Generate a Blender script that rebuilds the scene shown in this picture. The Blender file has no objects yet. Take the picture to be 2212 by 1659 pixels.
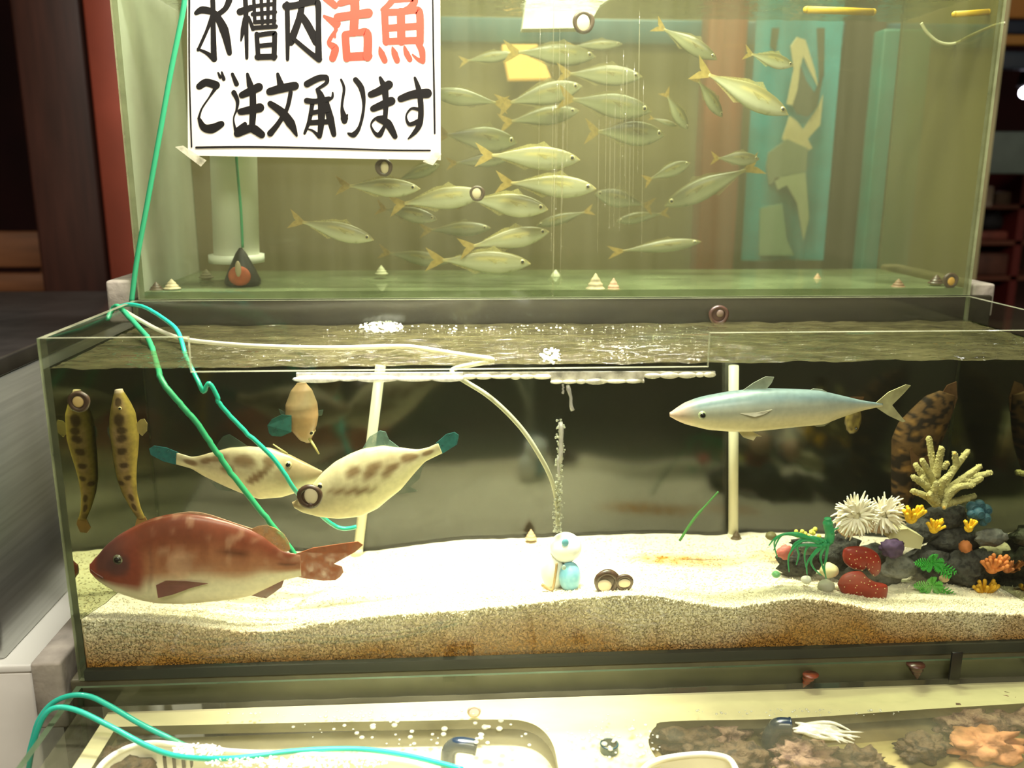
import bpy, bmesh, math, random
import numpy as np
from mathutils import Vector, Matrix, noise
from mathutils.geometry import tessellate_polygon
random.seed(7); rng = np.random.default_rng(7)
SC = bpy.context.scene
COL = SC.collection

# ------------------------------------------------------------------ camera, world, lights, exposure
FPX, PITCH, YAW, ROLL = 1904.9, .2346, .0639, .0035
CAM = np.array([.4468, -.9552, 1.381])
FW = np.array([math.sin(YAW)*math.cos(PITCH), math.cos(YAW)*math.cos(PITCH), -math.sin(PITCH)])
_r = np.array([math.cos(YAW), -math.sin(YAW), 0.]); _u = np.cross(_r, FW)
RT = _r*math.cos(ROLL) + _u*math.sin(ROLL); UP = -_r*math.sin(ROLL) + _u*math.cos(ROLL)
cd = bpy.data.cameras.new('camera'); cam = bpy.data.objects.new('camera', cd); COL.objects.link(cam)
cam.matrix_world = Matrix(((RT[0], UP[0], -FW[0], CAM[0]), (RT[1], UP[1], -FW[1], CAM[1]), (RT[2], UP[2], -FW[2], CAM[2]), (0, 0, 0, 1)))
cd.sensor_fit = 'HORIZONTAL'; cd.sensor_width = 36; cd.lens = FPX/2212*36; cd.clip_start = .02; cd.clip_end = 60
SC.camera = cam; cd.dof.use_dof = True; cd.dof.focus_distance = 1.10; cd.dof.aperture_fstop = 3.2

def s2l(c):
    return tuple(((v/255)/12.92 if v/255 <= .04045 else ((v/255+.055)/1.055)**2.4) for v in c)

w = bpy.data.worlds.new('world'); SC.world = w; w.use_nodes = True
w.node_tree.nodes['Background'].inputs[0].default_value = (*s2l((190, 170, 140)), 1)
w.node_tree.nodes['Background'].inputs[1].default_value = 1.0

def area(name, loc, target, size, size_y, power, col, spread=180):
    l = bpy.data.lights.new(name, 'AREA'); l.shape = 'RECTANGLE'; l.size = size; l.size_y = size_y
    l.energy = power; l.color = col; l.spread = math.radians(spread)
    o = bpy.data.objects.new(name, l); COL.objects.link(o); o.location = loc
    o.rotation_euler = (Vector(target)-Vector(loc)).to_track_quat('-Z', 'Y').to_euler()
    return o
def spot(name, loc, target, power, col, ang, blend=.6, rad=.04):
    l = bpy.data.lights.new(name, 'SPOT'); l.energy = power; l.color = col; l.spot_size = math.radians(ang); l.spot_blend = blend
    l.shadow_soft_size = rad
    o = bpy.data.objects.new(name, l); COL.objects.link(o); o.location = loc
    o.rotation_euler = (Vector(target)-Vector(loc)).to_track_quat('-Z', 'Y').to_euler()
    return o
WARM = (1., .96, .87)
area('ceiling_light_front', (.55, -1.5, 2.75), (.5, .2, 1.2), 1.6, .7, 50, (1., .95, .84))
area('tank_light_middle', (.52, .17, 1.98), (.52, .11, .9),  .75, .05, 24, WARM, 150)
spot('ceiling_spot_middle', (.42, -.02, 2.6), (.42, .10, .86), 340, WARM, 22, .9, .05)
area('tank_light_upper', (.55, .46, 2.15), (.55, .46, 1.3), .9, .1, 13, (1., .96, .88))
spot('ceiling_spot_lower', (.45, -.22, 2.6), (.45, -.15, .76), 46, (1, .97, .92), 30, .8, .05)
spot('counter_fill_spot', (-.75, .3, 2.6), (-.55, .25, 1.0), 150, (1, .96, .9), 45, .8, .06)  # added spot that brightens the steel counter

area('back_fill_light', (1.0, .80, 2.75), (1.0, .95, 1.4), .8, .12, 42, (1., .96, .9), 120)  # added fill to bring out the banner and wall behind the upper tank
SC.view_settings.view_transform = 'Standard'; SC.view_settings.look = 'None'
SC.view_settings.exposure = 0.22; SC.view_settings.gamma = 1; SC.view_settings.use_curve_mapping = False
cy = SC.cycles
cy.use_adaptive_sampling = True; cy.adaptive_threshold = .025; cy.max_bounces = 8; cy.diffuse_bounces = 3; cy.glossy_bounces = 4; cy.transmission_bounces = 6; cy.transparent_max_bounces = 48
cy.volume_bounces = 0; cy.caustics_reflective = False; cy.caustics_refractive = False
cy.use_denoising = True; cy.sample_clamp_indirect = 4.0

# ------------------------------------------------------------------ helpers: pixels, tags, meshes
def ray(px, py):
    return FW + RT*(px-1106)/FPX - UP*(py-829.5)/FPX
def at(px, py, Y=None, Z=None, X=None):
    d = ray(px, py)
    t = (Y-CAM[1])/d[1] if Y is not None else ((Z-CAM[2])/d[2] if Z is not None else (X-CAM[0])/d[0])
    return CAM + t*d
def mpp(Y):                      # metres per pixel at depth Y
    return float((at(1206, 829, Y=Y)-at(1106, 829, Y=Y))[0])/100

def tag(o, label=None, cat=None, group=None, kind=None):
    if label: o['label'] = label
    if cat: o['category'] = cat
    if group: o['group'] = group
    if kind: o['kind'] = kind
    return o
def empty(name, loc, label=None, cat=None, group=None):
    o = bpy.data.objects.new(name, None); COL.objects.link(o); o.location = Vector(loc); o.empty_display_size = .02
    return tag(o, label, cat, group)
def copy_tree(o, parent=None):
    c = o.copy(); COL.objects.link(c)
    if parent is not None: c.parent = parent
    for ch in list(o.children): copy_tree(ch, c)
    return c

class MB:
    """collects shapes in world space; build() links ONE mesh object"""
    def __init__(s): s.v = []; s.f = []; s.mi = []; s.c = []; s.sm = []
    def add(s, v, f, mi=0, col=None, smooth=True):
        n = len(s.v); s.v += [tuple(map(float, p)) for p in v]
        s.f += [tuple(int(i)+n for i in q) for q in f]; s.mi += [mi]*len(f); s.sm += [smooth]*len(f)
        if col is None: s.c += [(1, 1, 1)]*len(v)
        elif isinstance(col, tuple): s.c += [col]*len(v)
        else: s.c += [tuple(c) for c in col]
        return s
    def box(s, a, b, mi=0, col=None):
        x0, y0, z0 = a; x1, y1, z1 = b
        v = [(x0,y0,z0),(x1,y0,z0),(x1,y1,z0),(x0,y1,z0),(x0,y0,z1),(x1,y0,z1),(x1,y1,z1),(x0,y1,z1)]
        return s.add(v, [(0,3,2,1),(4,5,6,7),(0,1,5,4),(1,2,6,5),(2,3,7,6),(3,0,4,7)], mi, col, False)
    def bbox(s, a, b, r=.003, mi=0, col=None):
        bm = bmesh.new(); bmesh.ops.create_cube(bm, size=1)
        a = np.array(a, float); b = np.array(b, float)
        for q in bm.verts: q.co = Vector((a+b)/2 + np.array(q.co)*(b-a))
        bmesh.ops.bevel(bm, geom=list(bm.edges), offset=min(r, .45*float(min(b-a))), segments=2, affect='EDGES', profile=.5)
        return s.bm(bm, mi, col)
    def bm(s, bm, mi=0, col=None, smooth=True):
        bm.verts.index_update()
        s.add([q.co[:] for q in bm.verts], [[q.index for q in f.verts] for f in bm.faces], mi, col, smooth); bm.free(); return s
    def tube(s, pts, r, seg=10, mi=0, col=None, cap=True, sub=0):
        P = [np.array(p, float) for p in pts]
        R = list(r) if hasattr(r, '__len__') else [r]*len(P)
        if sub: P, R = catmull(P, sub, R)
        n = len(P); V = []; F = []
        T = [P[min(i+1, n-1)]-P[max(i-1, 0)] for i in range(n)]
        T = [t/(np.linalg.norm(t)+1e-12) for t in T]
        a = np.array([0, 0, 1.]) if abs(T[0][2]) < .9 else np.array([0, 1., 0])
        N = np.cross(T[0], a); N /= np.linalg.norm(N)
        for i in range(n):
            N = N - T[i]*(N@T[i]); N /= (np.linalg.norm(N)+1e-12); B = np.cross(T[i], N)
            for k in range(seg):
                q = 2*math.pi*k/seg; V.append(P[i] + (N*math.cos(q)+B*math.sin(q))*R[i])
        for i in range(n-1):
            for k in range(seg):
                k2 = (k+1) % seg; F.append((i*seg+k, i*seg+k2, (i+1)*seg+k2, (i+1)*seg+k))
        if cap:
            F.append(tuple(range(seg))[::-1]); F.append(tuple((n-1)*seg+k for k in range(seg)))
        return s.add(V, F, mi, col)
    def ball(s, c, r, mi=0, col=None, seg=16, rings=10, rot=None):
        rr = np.array(r, float) if hasattr(r, '__len__') else np.array([r, r, r], float)
        V = [(0, 0, 1)]
        for i in range(1, rings):
            t = math.pi*i/rings
            for k in range(seg):
                q = 2*math.pi*k/seg; V.append((math.sin(t)*math.cos(q), math.sin(t)*math.sin(q), math.cos(t)))
        V.append((0, 0, -1)); F = []
        for k in range(seg): F.append((0, 1+k, 1+(k+1) % seg))
        for i in range(rings-2):
            for k in range(seg):
                a = 1+i*seg; F.append((a+k, a+seg+k, a+seg+(k+1) % seg, a+(k+1) % seg))
        a = 1+(rings-2)*seg
        for k in range(seg): F.append((a+k, len(V)-1, a+(k+1) % seg))
        V = np.array(V)*rr
        if rot is not None: V = V@np.array(rot.to_matrix()).T
        return s.add(V+np.array(c), F, mi, col)
    def lump(s, c, r, amp=.25, freq=2., seed=0, mi=0, col=None, sub=3, colfn=None):
        bm = bmesh.new(); bmesh.ops.create_icosphere(bm, subdivisions=sub, radius=1)
        c = np.array(c, float); r = np.array(r, float) if hasattr(r, '__len__') else np.array([r]*3, float)
        cols = []
        for q in bm.verts:
            n = noise.fractal(q.co*freq+Vector((seed*7.1, seed*3.3, seed)), 1., 2., 3)
            k = 1+amp*n; q.co = Vector(c+np.array(q.co)*k*r)
            cols.append(colfn(n, q.co) if colfn else (col or (1, 1, 1)))
        return s.bm(bm, mi, cols)
    def poly(s, pts, off, mi=0, col=None, smooth=False):
        """planar polygon pts (3D) extruded by vector off"""
        P = [np.array(p, float) for p in pts]; off = np.array(off, float); n = len(P)
        tri = tessellate_polygon([[Vector(p) for p in P]])
        F = [tuple(t) for t in tri] + [tuple(i+n for i in t[::-1]) for t in tri]
        F += [(i, (i+1) % n, n+(i+1) % n, n+i) for i in range(n)]
        if col is not None and not isinstance(col, tuple): col = list(col)+list(col)
        return s.add(P+[p+off for p in P], F, mi, col, smooth)
    def grid(s, nx, ny, fn, mi=0, colfn=None, smooth=True):
        V = []; C = []
        for j in range(ny):
            for i in range(nx):
                p = fn(i/(nx-1), j/(ny-1)); V.append(p); C.append(colfn(p) if colfn else (1, 1, 1))
        F = [(j*nx+i, j*nx+i+1, (j+1)*nx+i+1, (j+1)*nx+i) for j in range(ny-1) for i in range(nx-1)]
        return s.add(V, F, mi, C, smooth)
    def build(s, name, mats, parent=None, origin=None, fixn=True):
        me = bpy.data.meshes.new(name)
        par_loc = Vector((0, 0, 0))
        q = parent
        while q is not None: par_loc = par_loc + q.location; q = q.parent
        V = np.array(s.v, float)
        if origin is None: origin = par_loc if parent is not None else Vector(((V[:,0].min()+V[:,0].max())/2, (V[:,1].min()+V[:,1].max())/2, V[:,2].min()))
        V = V - np.array(origin)
        me.from_pydata(V.tolist(), [], s.f)
        me.polygons.foreach_set('use_smooth', s.sm); me.polygons.foreach_set('material_index', s.mi)
        at_ = me.color_attributes.new('Col', 'FLOAT_COLOR', 'POINT')
        c = np.ones((len(V), 4), np.float32); c[:, :3] = np.array(s.c); at_.data.foreach_set('color', c.ravel())
        if fixn:
            bm = bmesh.new(); bm.from_mesh(me); bmesh.ops.recalc_face_normals(bm, faces=bm.faces); bm.to_mesh(me); bm.free()
        for m in (mats if isinstance(mats, (list, tuple)) else [mats]): me.materials.append(m)
        o = bpy.data.objects.new(name, me); COL.objects.link(o)
        if parent is not None: o.parent = parent; o.location = Vector(origin)-par_loc
        else: o.location = Vector(origin)
        return o

def catmull(P, sub, R=None):
    P = [np.array(p, float) for p in P]; n = len(P); O = []; Q = []
    for i in range(n-1):
        p0, p1, p2, p3 = P[max(i-1, 0)], P[i], P[i+1], P[min(i+2, n-1)]
        for k in range(sub):
            t = k/sub; O.append(.5*((2*p1)+(-p0+p2)*t+(2*p0-5*p1+4*p2-p3)*t*t+(-p0+3*p1-3*p2+p3)*t**3))
            if R is not None: Q.append(R[i]*(1-t)+R[i+1]*t)
    O.append(P[-1])
    if R is not None: Q.append(R[-1]); return O, Q
    return O

# ------------------------------------------------------------------ materials
def newmat(name):
    m = bpy.data.materials.new(name); m.use_nodes = True; nt = m.node_tree
    for n in list(nt.nodes): nt.nodes.remove(n)
    out = nt.nodes.new('ShaderNodeOutputMaterial'); return m, nt, out
def N(nt, t, **k):
    n = nt.nodes.new('ShaderNode'+t)
    for a, b in k.items():
        if a in n.inputs: n.inputs[a].default_value = b
        else: setattr(n, a, b)
    return n
def pm(name, col, rough=.5, metal=0, var=0, vs=20, bump=0, bs=60, spec=.5, coat=0, emit=None, es=0, stretch=None, vc=False, col2=None, trans=0, sss=0):
    """principled material; col in sRGB 0-255; var = value noise of its colour"""
    m, nt, out = newmat(name); L = nt.links.new
    p = N(nt, 'BsdfPrincipled'); L(p.outputs[0], out.inputs[0])
    p.inputs['Roughness'].default_value = rough; p.inputs['Metallic'].default_value = metal
    p.inputs['Specular IOR Level'].default_value = spec; p.inputs['Coat Weight'].default_value = coat
    if sss: p.inputs['Subsurface Weight'].default_value = sss; p.inputs['Subsurface Radius'].default_value = (.004, .003, .002)
    c = (*s2l(col), 1); p.inputs['Base Color'].default_value = c
    co = N(nt, 'TexCoord'); src = co.outputs['Object']
    if stretch:
        mp = N(nt, 'Mapping'); mp.inputs['Scale'].default_value = stretch; L(src, mp.inputs[0]); src = mp.outputs[0]
    base = None
    if vc:
        a = N(nt, 'Attribute', attribute_name='Col'); base = a.outputs['Color']
    if var or col2:
        nz = N(nt, 'TexNoise'); nz.inputs['Scale'].default_value = vs; nz.inputs['Detail'].default_value = 4; L(src, nz.inputs['Vector'])
        if col2:
            rp = N(nt, 'ValToRGB'); rp.color_ramp.elements[0].position = .38; rp.color_ramp.elements[1].position = .62
            rp.color_ramp.elements[0].color = c; rp.color_ramp.elements[1].color = (*s2l(col2), 1); L(nz.outputs[0], rp.inputs[0]); base = rp.outputs[0]
        if var:
            mr = N(nt, 'MapRange'); mr.inputs['To Min'].default_value = 1-var; mr.inputs['To Max'].default_value = 1+var
            mr.inputs['From Min'].default_value = .3; mr.inputs['From Max'].default_value = .7; L(nz.outputs[0], mr.inputs[0])
            mx = N(nt, 'MixRGB', blend_type='MULTIPLY'); mx.inputs[0].default_value = 1
            if base: L(base, mx.inputs[1])
            else: mx.inputs[1].default_value = c
            L(mr.outputs[0], mx.inputs[2]); base = mx.outputs[0]
    if base: L(base, p.inputs['Base Color'])
    if bump:
        nb = N(nt, 'TexNoise'); nb.inputs['Scale'].default_value = bs; nb.inputs['Detail'].default_value = 3; L(src, nb.inputs['Vector'])
        b = N(nt, 'Bump'); b.inputs['Strength'].default_value = bump; b.inputs['Distance'].default_value = .004
        L(nb.outputs[0], b.inputs['Height']); L(b.outputs[0], p.inputs['Normal'])
    if emit:
        p.inputs['Emission Color'].default_value = (*s2l(emit), 1); p.inputs['Emission Strength'].default_value = es
    return m
def film(name, tint, dif, amt, gl=1., rough=.02, trl=0., ior=1.45, ns=9, nv=.5, stretch=(1, 1, 1), bump=0):
    """clear pane with a thin film: transparent + fresnel gloss + amt of scattering film (noise-varied)"""
    m, nt, out = newmat(name); L = nt.links.new
    tr = N(nt, 'BsdfTransparent'); tr.inputs[0].default_value = (*s2l(tint), 1)
    df = N(nt, 'BsdfDiffuse'); df.inputs[0].default_value = (*s2l(dif), 1)
    tl = N(nt, 'BsdfTranslucent'); tl.inputs[0].default_value = (*s2l(dif), 1)
    m1 = N(nt, 'MixShader'); m1.inputs[0].default_value = trl; L(df.outputs[0], m1.inputs[1]); L(tl.outputs[0], m1.inputs[2])
    co = N(nt, 'TexCoord'); mp = N(nt, 'Mapping'); mp.inputs['Scale'].default_value = stretch; L(co.outputs['Object'], mp.inputs[0])
    nz = N(nt, 'TexNoise'); nz.inputs['Scale'].default_value = ns; nz.inputs['Detail'].default_value = 5; L(mp.outputs[0], nz.inputs['Vector'])
    mr = N(nt, 'MapRange'); mr.inputs['From Min'].default_value = .3; mr.inputs['From Max'].default_value = .7
    mr.inputs['To Min'].default_value = amt*(1-nv); mr.inputs['To Max'].default_value = amt*(1+nv); L(nz.outputs[0], mr.inputs[0])
    m2 = N(nt, 'MixShader'); L(mr.outputs[0], m2.inputs[0]); L(tr.outputs[0], m2.inputs[1]); L(m1.outputs[0], m2.inputs[2])
    g = N(nt, 'BsdfGlossy'); g.inputs['Roughness'].default_value = rough
    fr = N(nt, 'LayerWeight'); fr.inputs[0].default_value = .5          # Schlick reflectance, the same from both sides
    r0 = ((ior-1)/(ior+1))**2
    pw = N(nt, 'Math', operation='POWER'); pw.inputs[1].default_value = 5; L(fr.outputs['Facing'], pw.inputs[0])
    sc_ = N(nt, 'Math', operation='MULTIPLY_ADD'); sc_.inputs[1].default_value = 1-r0; sc_.inputs[2].default_value = r0; L(pw.outputs[0], sc_.inputs[0])
    mu = N(nt, 'Math', operation='MULTIPLY'); mu.inputs[1].default_value = gl; mu.use_clamp = True; L(sc_.outputs[0], mu.inputs[0])
    m3 = N(nt, 'MixShader'); L(mu.outputs[0], m3.inputs[0]); L(m2.outputs[0], m3.inputs[1]); L(g.outputs[0], m3.inputs[2])
    if bump:
        nb = N(nt, 'TexNoise'); nb.inputs['Scale'].default_value = 26; nb.inputs['Detail'].default_value = 3; L(mp.outputs[0], nb.inputs['Vector'])
        b = N(nt, 'Bump'); b.inputs['Strength'].default_value = bump; b.inputs['Distance'].default_value = .01
        L(nb.outputs[0], b.inputs['Height']); L(b.outputs[0], g.inputs['Normal']); L(b.outputs[0], fr.inputs['Normal'])
    L(m3.outputs[0], out.inputs[0]); return m
def fin_mat(name, col, alpha=.6, var=.5, vs=60):
    m, nt, out = newmat(name); L = nt.links.new
    df = N(nt, 'BsdfPrincipled'); df.inputs['Base Color'].default_value = (*s2l(col), 1); df.inputs['Roughness'].default_value = .4
    tr = N(nt, 'BsdfTransparent'); mx = N(nt, 'MixShader')
    co = N(nt, 'TexCoord'); nz = N(nt, 'TexNoise'); nz.inputs['Scale'].default_value = vs; L(co.outputs['Object'], nz.inputs['Vector'])
    mr = N(nt, 'MapRange'); mr.inputs['From Min'].default_value = .3; mr.inputs['From Max'].default_value = .7
    mr.inputs['To Min'].default_value = alpha*(1-var); mr.inputs['To Max'].default_value = min(1, alpha*(1+var)); L(nz.outputs[0], mr.inputs[0])
    L(mr.outputs[0], mx.inputs[0]); L(tr.outputs[0], mx.inputs[1]); L(df.outputs[0], mx.inputs[2]); L(mx.outputs[0], out.inputs[0]); return m
def vol_mat(name, col, dens, absorb=None, ad=0, g=.2):
    m, nt, out = newmat(name); L = nt.links.new
    v = N(nt, 'VolumeScatter'); v.inputs['Color'].default_value = (*s2l(col), 1); v.inputs['Density'].default_value = dens; v.inputs['Anisotropy'].default_value = g
    if absorb:
        a = N(nt, 'VolumeAbsorption'); a.inputs['Color'].default_value = (*s2l(absorb), 1); a.inputs['Density'].default_value = ad
        ad_ = N(nt, 'AddShader'); L(v.outputs[0], ad_.inputs[0]); L(a.outputs[0], ad_.inputs[1]); L(ad_.outputs[0], out.inputs['Volume'])
    else: L(v.outputs[0], out.inputs['Volume'])
    return m
def tir_mat(name):
    """submerged side pane: mirrors strongly at a slant, clear when looked at straight"""
    m, nt, out = newmat(name); L = nt.links.new
    tr = N(nt, 'BsdfTransparent'); tr.inputs[0].default_value = (*s2l((205, 215, 195)), 1)
    g = N(nt, 'BsdfGlossy'); g.inputs[0].default_value = (*s2l((200, 205, 175)), 1); g.inputs['Roughness'].default_value = .03
    lw = N(nt, 'LayerWeight'); lw.inputs[0].default_value = .5
    mr = N(nt, 'MapRange'); mr.inputs['From Min'].default_value = .25; mr.inputs['From Max'].default_value = .4; L(lw.outputs['Facing'], mr.inputs[0]); mr.inputs['To Max'].default_value = .93
    mx = N(nt, 'MixShader'); L(mr.outputs[0], mx.inputs[0]); L(tr.outputs[0], mx.inputs[1]); L(g.outputs[0], mx.inputs[2]); L(mx.outputs[0], out.inputs[0]); return m

M = {}
M['glass'] = film('clear_glass', (247, 250, 245), (190, 195, 170), .004, .8)
M['glass_front_up'] = film('splashed_glass', (246, 250, 242), (200, 200, 165), .03, .7, stretch=(6, 1, .4), ns=6)
M['glass_side_up'] = film('frosted_glass', (232, 236, 226), (236, 238, 222), .55, .6, trl=.5, ns=4, nv=.35)
M['glass_back_mid'] = film('dark_backed_glass', (247, 250, 245), (190, 195, 170), .004, 1., rough=.11, ior=1.75)
M['glass_side_olive'] = film('olive_glass', (215, 215, 185), (140, 134, 84), .42, .4, trl=.4, ns=4, nv=.25)
M['glass_back_up'] = film('algae_glass', (226, 224, 204), (150, 144, 106), .07, .6, trl=.4, ns=3, nv=.25)
M['glass_floor_up'] = film('green_glass', (200, 210, 180), (150, 160, 120), .55, .6, trl=.3)
M['edge'] = film('glass_edge', (176, 190, 166), (186, 188, 152), .36, .9, rough=.1, nv=.3, ns=30)
M['edge_dark'] = film('glass_edge_green', (110, 130, 105), (92, 106, 80), .5, .8, rough=.1)
M['tir'] = tir_mat('submerged_glass')
M['water_mid'] = film('water_surface_middle', (236, 240, 222), (168, 160, 108), .10, 1.0, rough=.05, ior=1.4, bump=1.2, ns=14, stretch=(1, 3, 1))
M['water_up'] = film('water_surface_upper', (220, 228, 205), (185, 185, 150), .35, 1.2, rough=.08, ior=1.33, bump=.6, ns=30)
M['water_low'] = film('water_surface_lower', (244, 244, 232), (205, 200, 160), .06, .8, rough=.03, ior=1.33, bump=.35, ns=14)
M['haze_up'] = vol_mat('murky_water', (208, 203, 164), .5, (205, 205, 175), .5)
M['foam'] = film('foam', (255, 255, 250), (245, 245, 232), .6, 1., rough=.1, ns=120, nv=.6, bump=.4)
M['drip'] = film('dripping_water', (250, 250, 240), (240, 238, 214), .35, 1.6, rough=.04, ns=60, nv=.8, bump=.5)
M['bubble'] = film('air_bubbles', (240, 240, 230), (235, 235, 220), .30, 1.8, rough=.03)
# ------------------------------------------------------------------ setting
def struct(name, mb, mats, **k):
    o = mb.build(name, mats, **k); o['kind'] = 'structure'; return o
m_floor = pm('dark_floor', (70, 62, 54), .5, var=.2, vs=6)
m_wallb = pm('olive_wall', (112, 104, 68), .8, var=.12, vs=3)
m_dark = pm('dark_wall', (26, 17, 14), .7, var=.3, vs=3)
m_maroon = pm('maroon_wall', (58, 20, 22), .7, var=.3, vs=3)
struct('floor', MB().box((-6, -14, -.05), (7, 5, 0)), m_floor)
struct('ceiling', MB().box((-4, -3.2, 2.9), (5, 5, 2.95)), pm('ceiling_paint', (120, 108, 90), .9))
struct('wall_left', MB().box((-4.05, -3.2, 0), (-4, 5, 2.9)), m_dark)
struct('wall_right', MB().box((5, -3.2, 0), (5.05, 5, 2.9)), m_maroon)
struct('wall_far', MB().box((-4, 5, 0), (5, 5.05, 2.9)), m_maroon)
XR = float(at(2146, 300, Y=1.05)[0]); XL = float(at(282, 300, Y=1.05)[0])
wb = MB().box((XL, 1.05, 0), (XR, 1.10, 2.9))
struct('wall_back', wb, m_wallb)
# blue painted rail across the wall
def wallstrip(px0, px1, r0, r1, Y, th, full=False):
    a = at(px0, (r0+r1)/2, Y=Y); b = at(px1, (r0+r1)/2, Y=Y)
    z1 = float(at((px0+px1)/2, r0, Y=Y)[2]); z0 = float(at((px0+px1)/2, r1, Y=Y)[2])
    return (float(a[0]), Y, z0), (float(b[0]), Y+th, z1)
a, b = wallstrip(950, 2150, 44, 98, 1.03, .02)
struct('trim_blue', MB().bbox(a, b, .004), pm('blue_rail_paint', (10, 84, 110), .5, var=.15))
# brown post, banner, blue post
a, b = wallstrip(1520, 1604, 0, 560, .93, .06)
tag(MB().bbox((a[0], a[1], 0), (b[0], b[1], 2.9), .006).build('wooden_post', pm('red_brown_wood', (124, 60, 40), .5, var=.2, vs=8, stretch=(6, 6, .6))),
    'red-brown wooden post behind the upper tank, left of the turquoise banner', 'post')
a, b = wallstrip(1888, 1992, 40, 560, .93, .05)
tag(MB().bbox((a[0], a[1], 0), (b[0], b[1], float(at(1940, 62, Y=.93)[2])), .005).build('painted_post', pm('teal_post', (10, 98, 96), .5, var=.15)),
    'narrow teal painted post right of the dark gap behind the upper tank', 'post')
a, b = wallstrip(1808, 1892, 40, 560, 1.02, .025)
struct('gap_strip', MB().box((a[0], a[1], 0), (b[0], b[1], 2.9)), pm('gap_shade', (40, 26, 16), .7, var=.4, vs=5))  # dark strip painted in for the shade of the gap beside the banner
a, b = wallstrip(1626, 1808, -200, 562, .96, .012)
ban = empty('banner', ((a[0]+b[0])/2, .96, a[2]), 'turquoise cloth banner with pale and dark brush shapes behind the upper tank', 'banner')
def wave_sheet(a, b):
    mb = MB(); x0, y, z0 = a; x1, _, z1 = b
    mb.grid(30, 4, lambda u, v: (x0+(x1-x0)*u, y-.010*math.sin(u*7), z0+(z1-z0)*v))
    mb.grid(30, 4, lambda u, v: (x0+(x1-x0)*u, y+.004-.010*math.sin(u*7), z0+(z1-z0)*v)); return mb
wave_sheet(a, b).build('cloth', pm('turquoise_cloth', (14, 140, 160), .8, var=.2, vs=14), ban)
def decal(px, Y, name, mat, parent, th=.003):
    P = [at(x, y, Y=Y) for x, y in px]; return MB().poly(P, (0, th, 0)).build(name, mat, parent)
mp_ = pm('pale_print', (188, 182, 146), .8); mk_ = pm('dark_print', (56, 66, 56), .8)
YB = .942
decal([(1700,225),(1715,150),(1708,100),(1722,80),(1740,86),(1760,150),(1768,190),(1748,150),(1735,120),(1728,150),(1722,200),(1712,228)], YB, 'print', mp_, ban)
decal([(1690,300),(1706,250),(1722,262),(1735,280),(1768,230),(1778,205),(1772,270),(1745,300),(1755,320),(1735,330),(1715,318)], YB+.001, 'print', mp_, ban)
decal([(1712,228),(1724,190),(1729,140),(1742,175),(1760,200),(1778,168),(1781,150),(1766,230),(1746,252),(1722,246)], YB-.001, 'print', mk_, ban)
decal([(1660,330),(1700,300),(1745,320),(1742,370),(1690,380),(1662,400),(1655,360)], YB, 'print', pm('grey_print', (110, 128, 112), .8), ban)
decal([(1765,60),(1782,60),(1780,165),(1770,180)], YB, 'print', mk_, ban)
decal([(1668,60),(1684,60),(1676,110),(1664,100)], YB, 'print', mk_, ban)
decal([(1672,385),(1740,372),(1748,470),(1736,520),(1722,440),(1700,400),(1680,410)], YB, 'print', pm('faded_print', (150, 168, 142), .8), ban)
decal([(1642,450),(1690,440),(1700,520),(1716,552),(1640,552)], YB, 'print', pm('faded_print_low', (112, 150, 130), .8), ban)
# lit paper lamp glowing through the murk
g0 = at(1125, 132, Y=.99); lamp = empty('wall_lamp', g0, 'warm lit wall lamp glowing dimly through the upper tank', 'lamp')
MB().poly([at(x, y, Y=.97) for x, y in [(1085,96),(1160,96),(1190,168),(1100,170)]], (0, .05, 0)).build('lamp_shade', pm('lit_shade', (230, 190, 120), .8, emit=(255, 196, 110), es=1.5), lamp)
MB().box((g0[0]-.01, 1.0, g0[2]-.02), (g0[0]+.01, 1.05, g0[2]+.02)).build('bracket', M['edge_dark'] if False else m_dark, lamp)

# left: posts, wooden slats, steel counter, white cabinet
a, b = wallstrip(55, 205, 0, 640, 1.25, .16)
tag(MB().bbox((a[0], 1.25, 0), (b[0], 1.41, 2.9), .01).build('door_post', pm('dark_brown_wood', (66, 36, 28), .5, var=.3, vs=10, stretch=(5, 5, .5))),
    'dark brown wooden post at the left edge, behind the steel counter', 'post')
a, b = wallstrip(200, 300, 0, 600, .92, .05)
tag(MB().bbox((float(at(206, 300, Y=.92)[0]), .92, 0), (float(at(300, 300, Y=.92)[0]), .97, 2.9), .006).build('red_post', pm('red_paint', (112, 46, 30), .45, var=.15, vs=8)),
    'rust-red post standing close behind the left edge of the upper tank', 'post')
bn = empty('wooden_bench', (float(at(30, 600, Y=1.75)[0])-.3, 1.78, 0), 'brown slatted wooden bench in the dark room at the far left edge', 'bench')
m_bw = pm('plain_wood', (134, 86, 54), .5, var=.2, vs=9, stretch=(.5, 5, 5))
for (y0, y1) in [(500, 578), (590, 632), (640, 672)]:
    p = at(30, y0, Y=1.75); q = at(30, y1, Y=1.75)
    MB().bbox((p[0]-.55, 1.75, q[2]), (p[0]+.12, 1.78, p[2]), .006).build('slat', m_bw, bn)
p = at(30, 505, Y=1.75)
for dx in (-.5, .05): MB().box((p[0]+dx, 1.78, 0), (p[0]+dx+.05, 1.83, p[2])).build('leg', m_bw, bn)
m_steel = pm('brushed_steel', (188, 190, 186), .3, .85, var=.12, vs=5, stretch=(1, 1, 30), bump=.05, bs=90)
m_whitec = pm('white_laminate', (226, 222, 212), .45, var=.04)
ca = at(65, 1437, Z=.755)
cab = empty('cabinet', (-.35, .5, 0), 'white cabinet under the steel unit at the lower left corner', 'cabinet')
MB().bbox((-.75, float(ca[1]), .0), (float(ca[0]), .9, .745), .004).build('carcass', m_whitec, cab)
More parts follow.
